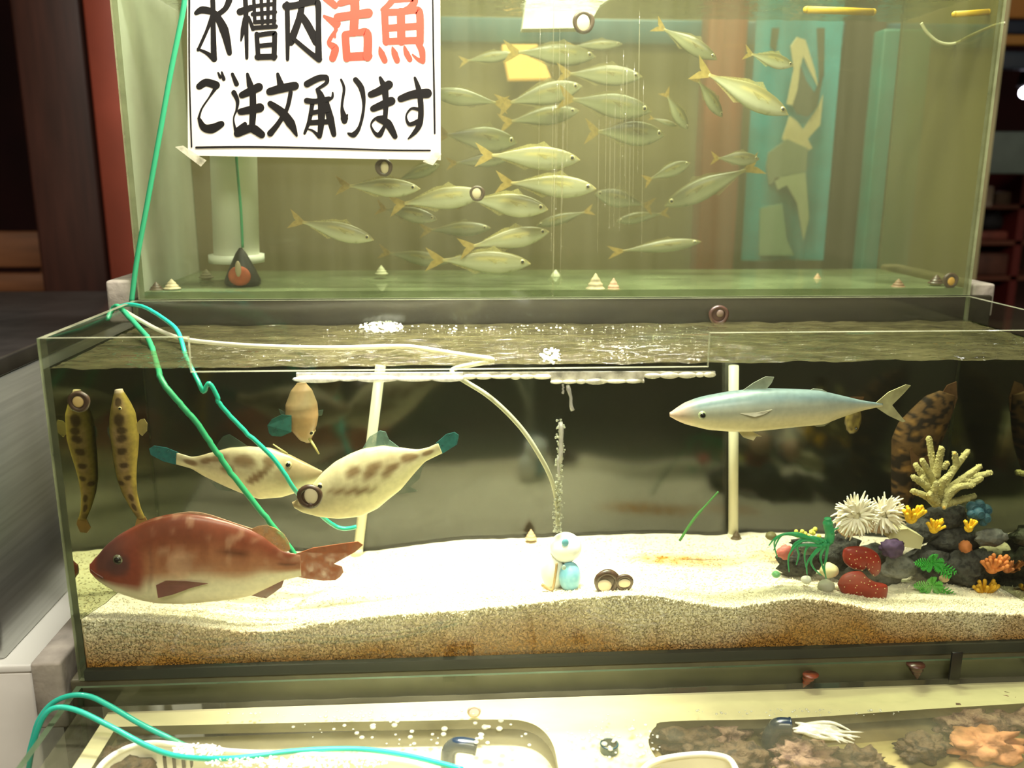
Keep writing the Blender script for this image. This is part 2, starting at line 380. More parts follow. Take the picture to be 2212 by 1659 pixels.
MB().bbox((-.752, float(ca[1])-.002, .745), (float(ca[0])+.002, .9, .757), .003).build('top_panel', pm('white_top', (240, 238, 228), .4), cab)
ctr = empty('steel_counter', (-.4, .5, .757), 'brushed stainless steel counter unit at the left, beside the middle tank', 'counter')
MB().bbox((-.72, float(ca[1])+.012, .757), (-.15, .88, 1.12), .004).build('body', m_steel, ctr)
MB().bbox((-.725, float(ca[1])+.006, 1.12), (-.147, .885, 1.145), .004).build('top_sheet', pm('dark_steel', (70, 66, 62), .3, .8, var=.2), ctr)

# right: dim restaurant beyond the tank
rx = lambda px, Y, py=300: float(at(px, py, Y=Y)[0])
def blk(name, px0, px1, r0, r1, Y, th, mat, label, cat, bev=.006):
    a, b = wallstrip(px0, px1, r0, r1, Y, th); return tag(MB().bbox(a, b, bev).build(name, mat), label, cat)
blk('sign_board', 2095, 2330, 284, 376, 1.7, .03, pm('grey_green_board', (92, 104, 96), .6, var=.1), 'grey-green board at the right edge, below the bright spot', 'board')
t = empty('pendant_lamp', at(2214, 200, Y=2.2), 'small bright white spotlight at the right edge', 'lamp')
c = at(2214, 200, Y=2.2)
MB().ball(c, .018).build('bulb', pm('bulb_glow', (255, 250, 255), .5, emit=(240, 235, 255), es=25), t)
MB().tube([c+np.array([0, .0, .02]), c+np.array([0, 0, .09])], [.03, .018], 16).tube([c+np.array([0, 0, .09]), [c[0], c[1], 2.9]], .004, 6).build('housing', m_dark, t)
for (p0, p1, r0, r1, cl, lb) in [(2160, 2330, -30, 40, (176, 118, 50), 'ochre strip at the top right corner'), (2150, 2330, 75, 98, (170, 120, 52), 'thin ochre strip at the right edge under the navy one'), (2150, 2330, 44, 74, (28, 40, 58), 'navy strip at the right edge between two ochre ones')]:
    blk('wall_panel', p0, p1, r0, r1, 1.9, .03, pm('panel_'+str(r0), cl, .6), lb, 'panel')
blk('wall_panel', 2140, 2330, 110, 150, 1.95, .03, pm('panel_slate', (52, 62, 74), .5), 'slate-blue strip at the right edge above the bright spot', 'panel')
sh = empty('shelf_unit', at(2200, 700, Y=2.0), 'dark red shelf unit beyond the right end of the tanks', 'shelf')
for k, r in enumerate([442, 520, 596]):
    a, b = wallstrip(2060, 2400, r, r+9, 2.0, .25); MB().box(a, b).build('board', pm('shelf_wood%d' % k, (96, 52, 36), .5), sh)
a, b = wallstrip(2196, 2212, 370, 620, 2.0, .25); MB().box((a[0], a[1], 0), b).build('upright', pm('red_upright', (92, 28, 24), .5), sh)
a, b = wallstrip(2060, 2400, 370, 620, 2.26, .02); MB().box((a[0], a[1], 0), b).build('back_panel', pm('shelf_back', (60, 30, 26), .6), sh)
blk('menu_card', 2118, 2146, 402, 446, 1.99, .01, pm('white_card', (196, 186, 174), .7), 'white card standing on the shelf past the upper tank', 'card')
blk('box', 2152, 2186, 414, 446, 2.05, .08, pm('grey_box', (120, 104, 92), .7), 'grey-brown box beside the white card on the shelf', 'box')
p = at(2140, 478, Y=2.07)
hd = empty('folded_bag', p, 'black rounded bag on the shelf below the white card', 'bag')
MB().lump(p, (.042, .03, .032), .1, 1.5, 4).build('body', pm('black_cloth', (14, 12, 14), .8), hd)
MB().tube([p+np.array([-.02, 0, .02]), p+np.array([0, 0, .055]), p+np.array([.03, 0, .02])], .005, 8, sub=6).build('strap', pm('black_strap', (18, 16, 17), .7), hd)
blk('crate', 2112, 2178, 500, 519, 2.02, .12, pm('red_crate', (112, 56, 44), .6, var=.3), 'reddish crate on the shelf right of the upper tank', 'crate')
blk('crate', 2100, 2178, 548, 595, 2.02, .12, pm('brown_crate', (82, 50, 38), .6, var=.4), 'dark brown crate low on the shelf right of the upper tank', 'crate')

# ------------------------------------------------------------------ stand
UX1, UY0, UY1, UZ0, UZW, UZ1 = 1.2133, .3118, .60, 1.2059, 1.632, 1.70
MH, MD, MW, MZ = 1.2079, .2876, 1.1727, .80
LY0, LY1, LZ0, LZW, LZ1 = -.31, -.008, .40, .7755, .798
m_rail = pm('grey_metal', (92, 88, 66), .45, .3, var=.25, vs=14, bump=.1)
m_rail2 = pm('dark_metal', (50, 46, 33), .45, .3, var=.25, vs=14, bump=.1)
m_wrap = pm('weathered_grey', (150, 142, 128), .8, var=.3, vs=30, bump=.6, bs=50)
m_post = pm('stand_post', (48, 44, 38), .6)
st = empty('tank_stand', (.6, .3, 0), 'grey metal stepped stand carrying the three glass tanks', 'stand')
MB().bbox((-.012, .002, .762), (1.25, .042, .7995), .003).build('rail', m_rail, st)
MB().bbox((-.012, UY0+.001, 1.150), (1.25, UY0+.040, UZ0-.0005), .003).build('rail', m_rail2, st)
MB().bbox((-.012, .262, .762), (1.25, .300, .7995), .003).build('rail', m_rail2, st)
MB().bbox((-.012, .56, 1.165), (1.25, .60, UZ0-.0005), .003).build('rail', m_rail2, st)
for (x0, x1, y0, y1, z0, z1) in [(-.056, -.020, .004, .62, .735, .822), (-.046, -.012, .318, .62, 1.172, 1.232), (1.222, 1.258, .004, .62, .735, .80), (1.222, 1.256, .318, .62, 1.172, 1.222)]:
    MB().bbox((x0, y0, z0), (x1, y1, z1), .004).build('side_rail', m_wrap, st)
for x in (-.05, 1.222):
    for (y, z) in [(.58, 1.18), (.05, .74)]: MB().bbox((x, y, 0), (x+.036, y+.036, z), .003).build('post', m_post, st)
# low plinth under the bottom tank
tag(MB().bbox((-.03, LY0-.03, 0), (1.26, -.0, LZ0), .006).build('plinth', m_post), 'dark plinth under the bottom tank', 'plinth')
# added black board standing in for the dark space behind the middle tank
tag(MB().box((-.01, .3005, .805), (1.24, .308, 1.149)).build('dark_space_board', pm('dark_space_black', (24, 22, 13), .8, spec=.15, var=.5, vs=7, col2=(14, 17, 10), stretch=(1, 1, 2.5))),
    'blackish board standing in for the dark space behind the middle tank', 'board')

# ------------------------------------------------------------------ tanks
def prism_xz(mb, pts, y0, y1, mi_face=0, mi_edge=1):
    n = len(pts); P = [np.array([x, y0, z]) for x, z in pts]
    tri = tessellate_polygon([[Vector(p) for p in P]])
    V = P+[p+np.array([0, y1-y0, 0]) for p in P]
    mb.add(V, [tuple(t) for t in tri]+[tuple(i+n for i in t[::-1]) for t in tri], mi_face, None, False)
    mb.add(V, [(i, (i+1) % n, n+(i+1) % n, n+i) for i in range(n)], mi_edge, None, False); return mb
def pane_yz(mb, x0, x1, y0, y1, z0, z1, zsplit=None):
    zs = [z0, zsplit, z1] if zsplit else [z0, z1]
    for i in range(len(zs)-1):
        a, b = zs[i], zs[i+1]; mi = 2 if (zsplit and i == 0) else 0
        for x in (x0, x1): mb.add([(x, y0, a), (x, y1, a), (x, y1, b), (x, y0, b)], [(0, 1, 2, 3)], mi, None, False)
    mb.add([(x0, y0, z0), (x1, y0, z0), (x1, y0, z1), (x0, y0, z1)], [(0, 1, 2, 3)], 1, None, False)
    mb.add([(x0, y1, z0), (x1, y1, z0), (x1, y1, z1), (x0, y1, z1)], [(0, 1, 2, 3)], 1, None, False)
    for z in (z0, z1): mb.add([(x0, y0, z), (x1, y0, z), (x1, y1, z), (x0, y1, z)], [(0, 1, 2, 3)], 1, None, False)
    return mb
T = .007
NX0, NX1 = float(at(405, 728, Y=0)[0]), float(at(1535, 719, Y=0)[0]); NZ = MW-.0035
mid = empty('fish_tank', (.6, .14, MZ), 'middle glass tank with sand, red sea bream and coral ornament', 'fish tank', 'glass fish tanks')
prism_xz(MB(), [(0, MZ), (1.2, MZ), (1.2, MH), (NX1, MH), (NX1, NZ), (NX0, NZ), (NX0, MH), (0, MH)], 0, T).build('front_pane', [M['glass'], M['edge']], mid)
prism_xz(MB(), [(T, MZ), (1.2-T, MZ), (1.2-T, MH), (T, MH)], MD-T, MD).build('back_pane', [M['glass_back_mid'], M['edge']], mid)
for x in (0, 1.2-T): pane_yz(MB(), x, x+T, T, MD, MZ, MH, MW).build('side_pane', [M['glass'], M['edge'], M['tir']], mid, fixn=False)
MB().box((T, T, MZ), (1.2-T, MD-T, MZ+.009)).build('bottom_pane', M['edge_dark'], mid)
MB().box((T, -.0005, MZ), (1.2-T, T+.001, MZ+.0125)).build('seal', pm('black_silicone', (44, 46, 36), .5), mid)
upp = empty('fish_tank', (.6, .45, UZ0), 'upper glass tank full of horse mackerel, with a paper sign on its front', 'fish tank', 'glass fish tanks')
prism_xz(MB(), [(0, UZ0), (UX1, UZ0), (UX1, UZ1), (0, UZ1)], UY0, UY0+T).build('front_pane', [M['glass_front_up'], M['edge']], upp)
prism_xz(MB(), [(T, UZ0), (UX1-T, UZ0), (UX1-T, UZ1), (T, UZ1)], UY1-T, UY1).build('back_pane', [M['glass_back_up'], M['edge']], upp)
for x in (0, UX1-T): pane_yz(MB(), x, x+T, UY0+T, UY1, UZ0, UZ1).build('side_pane', [M['glass_side_up'] if x == 0 else M['glass_side_olive'], M['edge']], upp, fixn=False)
MB().box((T, UY0+T, UZ0), (UX1-T, UY1-T, UZ0+.010)).build('bottom_pane', M['glass_floor_up'], upp)
low = empty('fish_tank', (.6, -.16, LZ0), 'bottom glass tank with shellfish, white tray and foaming water', 'fish tank', 'glass fish tanks')
prism_xz(MB(), [(0, LZ0), (1.2, LZ0), (1.2, LZ1), (0, LZ1)], LY0, LY0+T).build('front_pane', [M['glass'], M['edge']], low)
prism_xz(MB(), [(T, LZ0), (1.2-T, LZ0), (1.2-T, LZ1), (T, LZ1)], LY1-.004, LY1).build('back_pane', [M['glass'], M['edge_dark']], low)
for x in (0, 1.2-T): pane_yz(MB(), x, x+T, LY0+T, LY1, LZ0, LZ1).build('side_pane', [M['glass'], M['edge_dark']], low, fixn=False)
MB().box((T, LY0+T, LZ0), (1.2-T, LY1-T, LZ0+.010)).build('bottom_pane', M['edge_dark'], low)

# ------------------------------------------------------------------ water
def rip(x, y, s, amp, seed):
    return amp*(noise.noise(Vector((x*s, y*s*2.2, seed)))+.5*noise.noise(Vector((x*s*2.7, y*s*5, seed+9))))
def water(name, x0, x1, y0, y1, z, amp, s, seed, mat, label, nx=240, ny=70):
    mb = MB().grid(nx, ny, lambda u, v: (x0+(x1-x0)*u, y0+(y1-y0)*v, z+rip(x0+(x1-x0)*u, y0+(y1-y0)*v, s, amp, seed)))
    return tag(mb.build(name, mat, fixn=False), label, 'water', kind='stuff')
wm = water('water', T+.0003, 1.2-T-.0003, .0003+T, MD-T-.0003, MW, .0026, 22, 3, M['water_mid'], 'rippling water surface of the middle tank')
wu = water('water', T+.0003, UX1-T-.0003, UY0+T+.0003, UY1-T-.0003, UZW, .002, 30, 11, M['water_up'], 'water surface and murky water of the upper tank')
wl = water('water', T+.0003, 1.2-T-.0003, LY0+T+.0003, LY1-T-.0003, LZW, .0016, 26, 21, M['water_low'], 'bubbling water surface of the bottom tank')
MB().box((T+.001, UY0+T+.001, UZ0+.011), (UX1-T-.001, UY1-T-.001, UZW-.004)).build('murk', M['haze_up'], wu)

# overflow spilling across the notch of the middle tank
def ripple_edge(px0, px1, r_top, r_bot, amp, per, Y=-.0025, th=.003, name='film', parent=None, seed=1):
    rr = random.Random(seed); mb = MB(); x = px0
    while x < px1:
        wd = per*rr.uniform(.6, 1.6); x2 = min(px1, x+wd)
        c = at((x+x2)/2, r_bot(x), Y=Y); a = at((x+x2)/2, r_top(x), Y=Y); hw = (x2-x)/2*mpp(Y)
        mb.ball((c[0], Y-.0005, c[2]+.0018), (hw*1.15, th, amp*rr.uniform(.7, 1.2)*mpp(Y)), 0, None, 14, 8)
        x = x2
    a = at(px0, r_top(px0), Y=Y); b = at(px1, r_bot(px1), Y=Y); a2 = at(px1, r_top(px1), Y=Y); b2 = at(px0, r_bot(px0), Y=Y)
    mb.poly([(a[0], Y, a[2]), (a2[0], Y, a2[2]), (b[0], Y, b[2]), (b2[0], Y, b2[2])], (0, th*.8, 0)); return mb
ov = empty('overflow', at(1000, 810, Y=-.003), 'thin sheet of water spilling over the front notch of the middle tank', 'water'); ov['kind'] = 'stuff'
lin = lambda x: 806-(x-640)*.004
ripple_edge(640, 1000, lin, lambda x: 822-(x-640)*.003, 7, 60, seed=2).build('film', M['foam'], ov)
ripple_edge(1000, 1190, lin, lambda x: 817, 6, 34, seed=3).build('film', M['drip'], ov)
ripple_edge(1190, 1392, lin, lambda x: 828-(x-1190)*.01, 6, 30, seed=4, Y=-.004).build('film', M['drip'], ov)
ripple_edge(1392, 1545, lin, lambda x: 815-(x-1392)*.02, 6, 28, seed=5).build('film', M['drip'], ov)
dm = MB()
for (px, r0, r1, wd) in [(1217, 830, 850, 7), (1228, 832, 886, 11), (1212, 912, 1000, 13), (1206, 985, 1030, 8)]:
    k = 6; dm.tube([at(px+random.uniform(-2, 2)+(i*1.2 if r0 == 832 else 0), r0+(r1-r0)*i/k, Y=-.003) for i in range(k+1)], [wd*mpp(0)*.5*random.uniform(.6, 1.1) for i in range(k+1)], 8)
dm.build('drops', M['bubble'], ov)
# pale runs of water down the front of the upper tank
ru = empty('water_runs', at(1300, 300, Y=UY0-.002), 'pale vertical runs of water down the front of the upper tank', 'water'); ru['kind'] = 'stuff'
mb = MB()
for i in range(26):
    px = random.choice([1195, 1215, 1340, 1355, 1400, 1385, 1310]) + random.gauss(0, 12); r0 = random.uniform(0, 380); r1 = r0+random.uniform(120, 420)
    mb.tube([at(px-(r-300)*.012, r, Y=UY0-.0006) for r in np.linspace(r0, min(640, r1), 6)], [.0003, .0007, .0009, .0008, .0007, .0003], 6)
mb.build('streaks', film('water_streak', (252, 252, 245), (225, 222, 190), .05, .8, rough=.08, nv=.5), ru)
# foam
def foam(px, py, wpx, hpx, Z, n, label, seed, mat='foam', r=(.0012, .0035)):
    rr = random.Random(seed); mb = MB()
    for i in range(n):
        a = rr.uniform(0, 6.283); q = math.sqrt(rr.random()); x = px+wpx*q*math.cos(a); y = py+hpx*q*math.sin(a)
        p = at(x, y, Z=Z); mb.ball((p[0], p[1], Z+rr.uniform(0, .002)), *[(lambda R_: ((R_, R_, R_*(.7 if mat == 'foam' else .5)), 0, None, 10, 6))(rr.uniform(*r)*(1.2-q*.6))][0])
    return tag(mb.build('foam' if mat == 'foam' else 'bubbles', M[mat]), label, 'foam', kind='stuff')
foam(825, 708, 48, 12, MW+.001, 220, 'pale foam mound at the back of the middle tank surface', 1)
foam(1190, 770, 22, 18, MW+.001, 60, 'white froth at the notch beside the falling drops', 2)
foam(1350, 755, 110, 26, MW+.001, 60, 'scattered bubbles on the middle tank water near the overflow', 3, 'bubble', r=(.0008, .0022))
foam(1100, 712, 420, 9, MW+.001, 90, 'line of sparkling bubbles along the back of the middle tank', 4, r=(.0006, .002))
# ------------------------------------------------------------------ sand bed of the middle tank
SFx = [0, 185, 320, 420, 520, 620, 700, 850, 1000, 1150, 1300, 1400, 1480, 1570, 1650, 1740, 1800, 1880, 1960, 2060, 2212, 2400]
SFy = [1338, 1338, 1345, 1352, 1368, 1366, 1345, 1330, 1322, 1305, 1290, 1286, 1300, 1316, 1304, 1292, 1302, 1318, 1326, 1322, 1332, 1330]
SBx = [0, 343, 450, 560, 640, 760, 850, 1000, 1150, 1300, 1450, 1540, 1600, 1750, 1900, 2050, 2400]
SBy = [1178, 1178, 1180, 1186, 1192, 1196, 1184, 1166, 1162, 1156, 1152, 1158, 1150, 1152, 1160, 1172, 1185]
_fx = np.linspace(.007, 1.193, 240)
_pf = [at(x, np.interp(x, SFx, SFy), Y=.0075) for x in np.linspace(100, 2330, 300)]; _pb = [at(x, np.interp(x, SBx, SBy), Y=.28) for x in np.linspace(250, 2150, 300)]
SF = np.interp(_fx, [p[0] for p in _pf], [p[2] for p in _pf]); SB = np.interp(_fx, [p[0] for p in _pb], [p[2] for p in _pb])
SF = np.convolve(np.pad(SF, 4, 'edge'), np.ones(9)/9, 'valid'); SB = np.convolve(np.pad(SB, 4, 'edge'), np.ones(9)/9, 'valid')
def sand_z(x, y):
    v = min(1, max(0, (y-.0075)/(.28-.0075)))
    f = float(np.interp(x, _fx, SF)); b = float(np.interp(x, _fx, SB))
    return f*(1-v)+b*v + .004*math.sin(v*math.pi)*noise.noise(Vector((x*9, y*9, 2))) - .010*math.sin(v*math.pi) + .0012*noise.noise(Vector((x*60, y*60, 5)))
def stain(x, z, y):
    """brown dirt staining the buried grains along the bottom and in one patch on the bed"""
    n = noise.noise(Vector((x*6, z*9, 1)))+.5*noise.noise(Vector((x*25, z*25, 4)))
    h = (z-.812)/.06
    return min(1, max(0, 1.12-h*1.05+.45*n))
c_pale = np.array(s2l((240, 228, 202))); c_brown = np.array(s2l((176, 124, 58))); c_ora = np.array(s2l((205, 140, 50)))
def sand_col(p, surf=False):
    if surf:
        q = at  # patch of orange grains on the bed
        d = max(0, 1-((p[0]-.765)/.11)**2-((p[1]-.185)/.03)**2) + .7*max(0, 1-((p[0]-.90)/.05)**2-((p[1]-.19)/.03)**2)
        d *= .5+.9*abs(noise.noise(Vector((p[0]*50, p[1]*60, 3))))
        k = min(1, max(0, d)); c = c_pale*(1-k)+c_ora*k
    else:
        k = stain(p[0], p[2], p[1]); c = c_pale*.95*(1-k)+c_brown*k
        if p[2] < .818: c = c*.6+.4*c_ora*(.6+.4*noise.noise(Vector((p[0]*8, 0, 0))))
    return tuple(c*(.92+.16*random.random()))
mb = MB()
X0, X1 = .0075, 1.1925
mb.grid(360, 90, lambda u, v: (X0+(X1-X0)*u, .0104+(.2800-.0104)*v, sand_z(X0+(X1-X0)*u, .0104+.2696*v)), 0, lambda p: sand_col(p, True))
mb.grid(360, 26, lambda u, v: (X0+(X1-X0)*u, .0104, .8095+(sand_z(X0+(X1-X0)*u, .0104)-.8095)*v), 0, lambda p: sand_col(p))
for yy in (.28,): mb.grid(120, 6, lambda u, v: (X0+(X1-X0)*u, yy, .8095+(sand_z(X0+(X1-X0)*u, yy)-.8095)*v), 0, lambda p: sand_col(p))
for xx in (X0, X1): mb.grid(40, 10, lambda u, v: (xx, .0078+.2722*u, .8095+(sand_z(xx, .0078+.2722*u)-.8095)*v), 0, lambda p: sand_col(p))
# individual grains: elongated pebbles on the front face, the crest and the bed
def grains(n, posfn, size, surf):
    oct_ = np.array([(1, 0, 0), (-1, 0, 0), (0, 1, 0), (0, -1, 0), (0, 0, 1), (0, 0, -1)], float)
    fc = [(0, 2, 4), (2, 1, 4), (1, 3, 4), (3, 0, 4), (2, 0, 5), (1, 2, 5), (3, 1, 5), (0, 3, 5)]
    for i in range(n):
        p = posfn(); l = size*random.uniform(.7, 1.5); wd = size*random.uniform(.40, .62)
        a = random.uniform(0, 6.283); b = random.gauss(0, .6)
        e1 = np.array([math.cos(a)*math.cos(b), .35*math.sin(a*3), math.sin(b) if surf else math.sin(a)*.8]); e1 /= np.linalg.norm(e1)
        e2 = np.cross(e1, [0, 1, 0]); e2 /= np.linalg.norm(e2)+1e-9; e3 = np.cross(e1, e2)
        V = np.outer(oct_[:, 0]*l, e1)+np.outer(oct_[:, 1]*wd, e2)+np.outer(oct_[:, 2]*wd*.8, e3)+p
        V[:, 1] = np.maximum(V[:, 1], .0073)
        c = np.array(sand_col(p, surf))*random.uniform(.66, 1.2); mb.add(V, fc, 0, tuple(c))
def p_front():
    x = random.uniform(X0+.002, X1-.002); zt = sand_z(x, .0078); return np.array([x, .0094, random.uniform(.8105, zt+.0003)])
def p_top(ymax=.27, pw=1.8):
    x = random.uniform(X0+.003, X1-.003); y = .0095+(ymax-.0095)*random.random()**pw; return np.array([x, y, sand_z(x, y)+.0002])
grains(14000, p_front, .0031, False); grains(9000, lambda: p_top(.06, 1), .0024, True); grains(9000, lambda: p_top(.272, 1), .0022, True)
tag(mb.build('sand', pm('coral_sand', (255, 255, 255), .8, vc=True, spec=.2), fixn=False), 'pale coral sand bed with brown stained lower layer in the middle tank', 'sand', kind='stuff')

# ------------------------------------------------------------------ paper sign on the upper tank
YS = UY0-.0022
SX = lambda X, Y_: at(380+X*.26673, Y_*.26667, Y=YS)
sg = empty('paper_sign', at(675, 180, Y=YS), 'white paper sign with black and red brush lettering taped on the upper tank', 'sign')
cor = [at(414, -260, Y=YS), at(404, 0, Y=YS), at(406, 336, Y=YS), at(952, 346, Y=YS), at(951, 0, Y=YS), at(950, -260, Y=YS)]
MB().poly(cor, (0, .0009, 0)).build('sheet', pm('white_paper', (214, 208, 194), .85, var=.02), sg)
def brush(mb, pts, wd, off=.0007, k=.26673):
    P = [np.array(p, float) for p in pts]; R = list(wd) if hasattr(wd, '__len__') else [wd]*len(P)
    if len(R) < len(P): R = list(np.interp(np.linspace(0, 1, len(P)), np.linspace(0, 1, len(R)), R))
    R = [r*1.22 for r in R]
    if len(P) > 2: P, R = catmull(P, 6, R)
    n = len(P); Lf = []; Rt = []
    for i in range(n):
        t = P[min(i+1, n-1)]-P[max(i-1, 0)]; t /= np.linalg.norm(t)+1e-9; q = np.array([-t[1], t[0]])*R[i]/2
        Lf.append(P[i]+q); Rt.append(P[i]-q)
    def cap(c, t, r): 
        a0 = math.atan2(-t[0], t[1]); return [c+np.array([math.cos(a0+s*math.pi/5), math.sin(a0+s*math.pi/5)])*r/2 for s in range(1, 5)]
    V = []; F = []
    for i in range(n): V += [Lf[i], Rt[i]]
    for i in range(n-1): F.append((2*i, 2*i+1, 2*i+3, 2*i+2))
    base = len(V)
    for (c, r) in ((P[0], R[0]), (P[-1], R[-1])):
        o = len(V); V.append(c)
        for s in range(10): V.append(c+np.array([math.cos(s*math.pi/5), math.sin(s*math.pi/5)])*r/2)
        for s in range(10): F.append((o, o+1+s, o+1+(s+1) % 10))
    W = [SX(v[0], v[1]) for v in V]; fr = [w_+np.array([0, -.0003-(brush.k % 25)*1.2e-5+(6e-6 if i >= base else 0), 0]) for i, w_ in enumerate(W)]; brush.k += 1
    mb.add(fr, F, 0, None, False)
brush.k = 0
K = []  # one list of strokes per character
K.append([([(292,-90),(300,40),(302,200),(308,470)],[30,34,34,42]), ([(310,478),(250,430),(175,395)],[42,26,12]), ([(165,105),(215,80),(300,95)],[30,50,45]), ([(300,120),(250,250),(180,405)],[34,22,20]), ([(432,5),(400,70),(330,125)],[44,36,34]), ([(320,110),(390,240),(435,430)],[40,62,34])])
K.append([([(560,-60),(568,120),(575,470)],[30,34,22]), ([(520,95),(610,62)],[48,40]), ([(566,150),(545,240),(528,330)],[40,34,10]), ([(590,140),(625,235)],[20,28]), ([(628,50),(800,30)],26), ([(622,115),(805,98)],28), ([(640,180),(800,168)],28), ([(630,-40),(640,180)],24), ([(690,-60),(700,190)],24), ([(750,-60),(745,190)],24), ([(800,-30),(795,190)],28), ([(625,226),(810,214)],30), ([(655,275),(668,470)],32), ([(660,285),(790,268),(800,300),(795,470)],[32,32,34,36]), ([(665,372),(790,360)],30), ([(660,462),(800,458)],40)])
K.append([([(900,30),(905,200),(905,480)],[34,34,24]), ([(890,50),(960,45),(1100,15),(1150,30),(1155,200),(1155,470)],[50,46,44,44,36,48]), ([(1160,480),(1090,430),(960,320)],[44,34,28]), ([(1020,-80),(1010,110),(930,340)],[36,44,52]), ([(1005,110),(1060,190),(1140,340)],[40,52,56])])
KR = []
KR.append([([(1215,-20),(1290,45)],[50,44]), ([(1200,130),(1300,190)],[18,62]), ([(1300,240),(1240,340),(1290,390),(1270,470)],[24,30,52,50]), ([(1290,180),(1290,300)],[20,14]), ([(1330,25),(1470,-10)],[44,40]), ([(1440,-60),(1450,60),(1440,260)],[62,62,58]), ([(1310,140),(1440,120),(1560,105)],[56,54,62]), ([(1372,285),(1385,470)],52), ([(1370,275),(1480,262),(1550,275),(1552,460)],[40,42,58,58]), ([(1390,460),(1560,452)],56)])
KR.append([([(1790,-80),(1740,20),(1672,80)],[40,44,30]), ([(1750,0),(1930,-10),(1900,60),(1840,90)],[40,44,50,40]), ([(1690,100),(1702,340)],48), ([(1690,100),(1820,95),(1940,80),(1975,120),(1978,340)],[46,44,50,52,50]), ([(1700,228),(1970,210)],46), ([(1700,335),(1975,325)],46), ([(1822,95),(1826,335)],56), ([(1648,380),(1665,430),(1692,490)],[10,44,40]), ([(1752,380),(1770,430),(1792,490)],[10,44,40]), ([(1850,375),(1868,430),(1895,480)],[14,40,36]), ([(1960,350),(1992,410),(2000,490)],[36,46,36]), ([(2000,495),(1960,480),(1915,440)],[36,24,10])])
K.append([([(190,700),(245,668),(325,690)],[44,52,56]), ([(330,700),(270,790),(210,880),(185,960)],[30,12,12,18]), ([(188,960),(225,1030),(290,1042),(368,1005)],[20,50,64,44]), ([(342,588),(360,625)],[12,22]), ([(372,585),(388,640)],[14,26])])
K.append([([(458,600),(492,680)],[22,34]), ([(470,750),(500,820),(490,900)],[36,26,14]), ([(488,900),(468,970),(492,1095)],[14,10,26]), ([(580,600),(602,690)],[20,46]), ([(535,770),(600,740),(672,705)],[44,54,58]), ([(525,905),(600,890),(680,872)],[44,54,62]), ([(622,720),(625,900),(615,1050)],[42,46,40]), ([(500,1080),(600,1040),(640,1050),(695,1090)],[52,54,60,50]), ([(495,1040),(560,1005)],[14,30])])
K.append([([(825,600),(850,690)],[22,48]), ([(760,742),(860,715),(965,695)],[50,58,56]), ([(930,750),(900,880),(830,1000),(765,1080)],[30,28,34,44]), ([(765,840),(860,910),(930,1000),(980,1100)],[40,56,62,14])])
K.append([([(1062,680),(1150,635),(1215,625)],[46,44,36]), ([(1220,630),(1220,670),(1140,725)],[36,26,18]), ([(1145,725),(1178,800),(1178,980),(1165,1105)],[24,54,46,30]), ([(1060,815),(1130,820),(1240,800)],[40,36,34]), ([(1095,915),(1230,890)],32), ([(1085,995),(1245,985)],36), ([(1105,840),(1080,980),(1042,1080)],[30,28,18]), ([(1270,750),(1265,790),(1215,820)],[12,20,16]), ([(1215,820),(1250,960),(1280,1090)],[36,52,34]), ([(1160,1105),(1110,1060),(1070,1045)],[30,16,10])])
K.append([([(1338,645),(1362,720),(1345,860),(1365,960)],[16,20,18,52]), ([(1365,980),(1390,930)],[40,12]), ([(1455,645),(1505,720),(1522,860),(1490,1020),(1440,1090),(1395,1080)],[36,40,20,22,40,14])])
K.append([([(1580,765),(1650,735),(1725,685)],[46,54,58]), ([(1598,880),(1680,845),(1745,818)],[44,54,58]), ([(1655,630),(1690,720),(1700,840),(1695,960)],[22,48,38,30]), ([(1695,950),(1620,958),(1580,1010),(1610,1075),(1650,1090),(1690,1020)],[34,20,12,22,40,20]), ([(1640,965),(1715,1000),(1775,1105)],[36,58,36])])
K.append([([(1820,800),(1920,765),(2035,755)],[46,56,66]), ([(1935,630),(1970,740),(1985,880),(1975,1000),(1935,1070),(1880,1125)],[18,40,38,40,32,8]), ([(1965,885),(1905,880),(1865,940),(1890,1005),(1960,985)],[26,16,12,26,36])])
m_ink = pm('black_ink', (26, 24, 22), .9, spec=.1); m_red = pm('red_ink', (226, 72, 56), .9, spec=.1)
for ch in K:
    mb = MB(); [brush(mb, p, w_) for p, w_ in ch]; mb.build('character', m_ink, sg, fixn=False)
for ch in KR:
    mb = MB(); [brush(mb, p, w_) for p, w_ in ch]; o = mb.build('character', m_red, sg, fixn=False); o['label'] = 'red character'
mb = MB()
brush(mb, [(112,-200),(108,300),(112,700),(128,1190)], [12, 12, 11, 10]); brush(mb, [(165,1195),(600,1190),(1200,1200),(1700,1215),(2060,1218)], [14,13,12,11,10]); brush(mb, [(2078,-200),(2085,400),(2092,800),(2096,1080)], [10, 12, 14, 12])
mb.build('border_line', m_ink, sg, fixn=False)
m_tape = film('clear_tape', (245, 245, 235), (240, 236, 210), .38, 1.2, rough=.12, nv=.7, ns=60)
for q in ([(-5,1190),(60,1180),(250,1300),(205,1350)], [(2000,1310),(2120,1190),(2150,1250),(2080,1340)]):
    MB().poly([SX(*p)+np.array([0, -.0012, 0]) for p in q], (0, -.0004, 0)).build('tape', m_tape, sg)

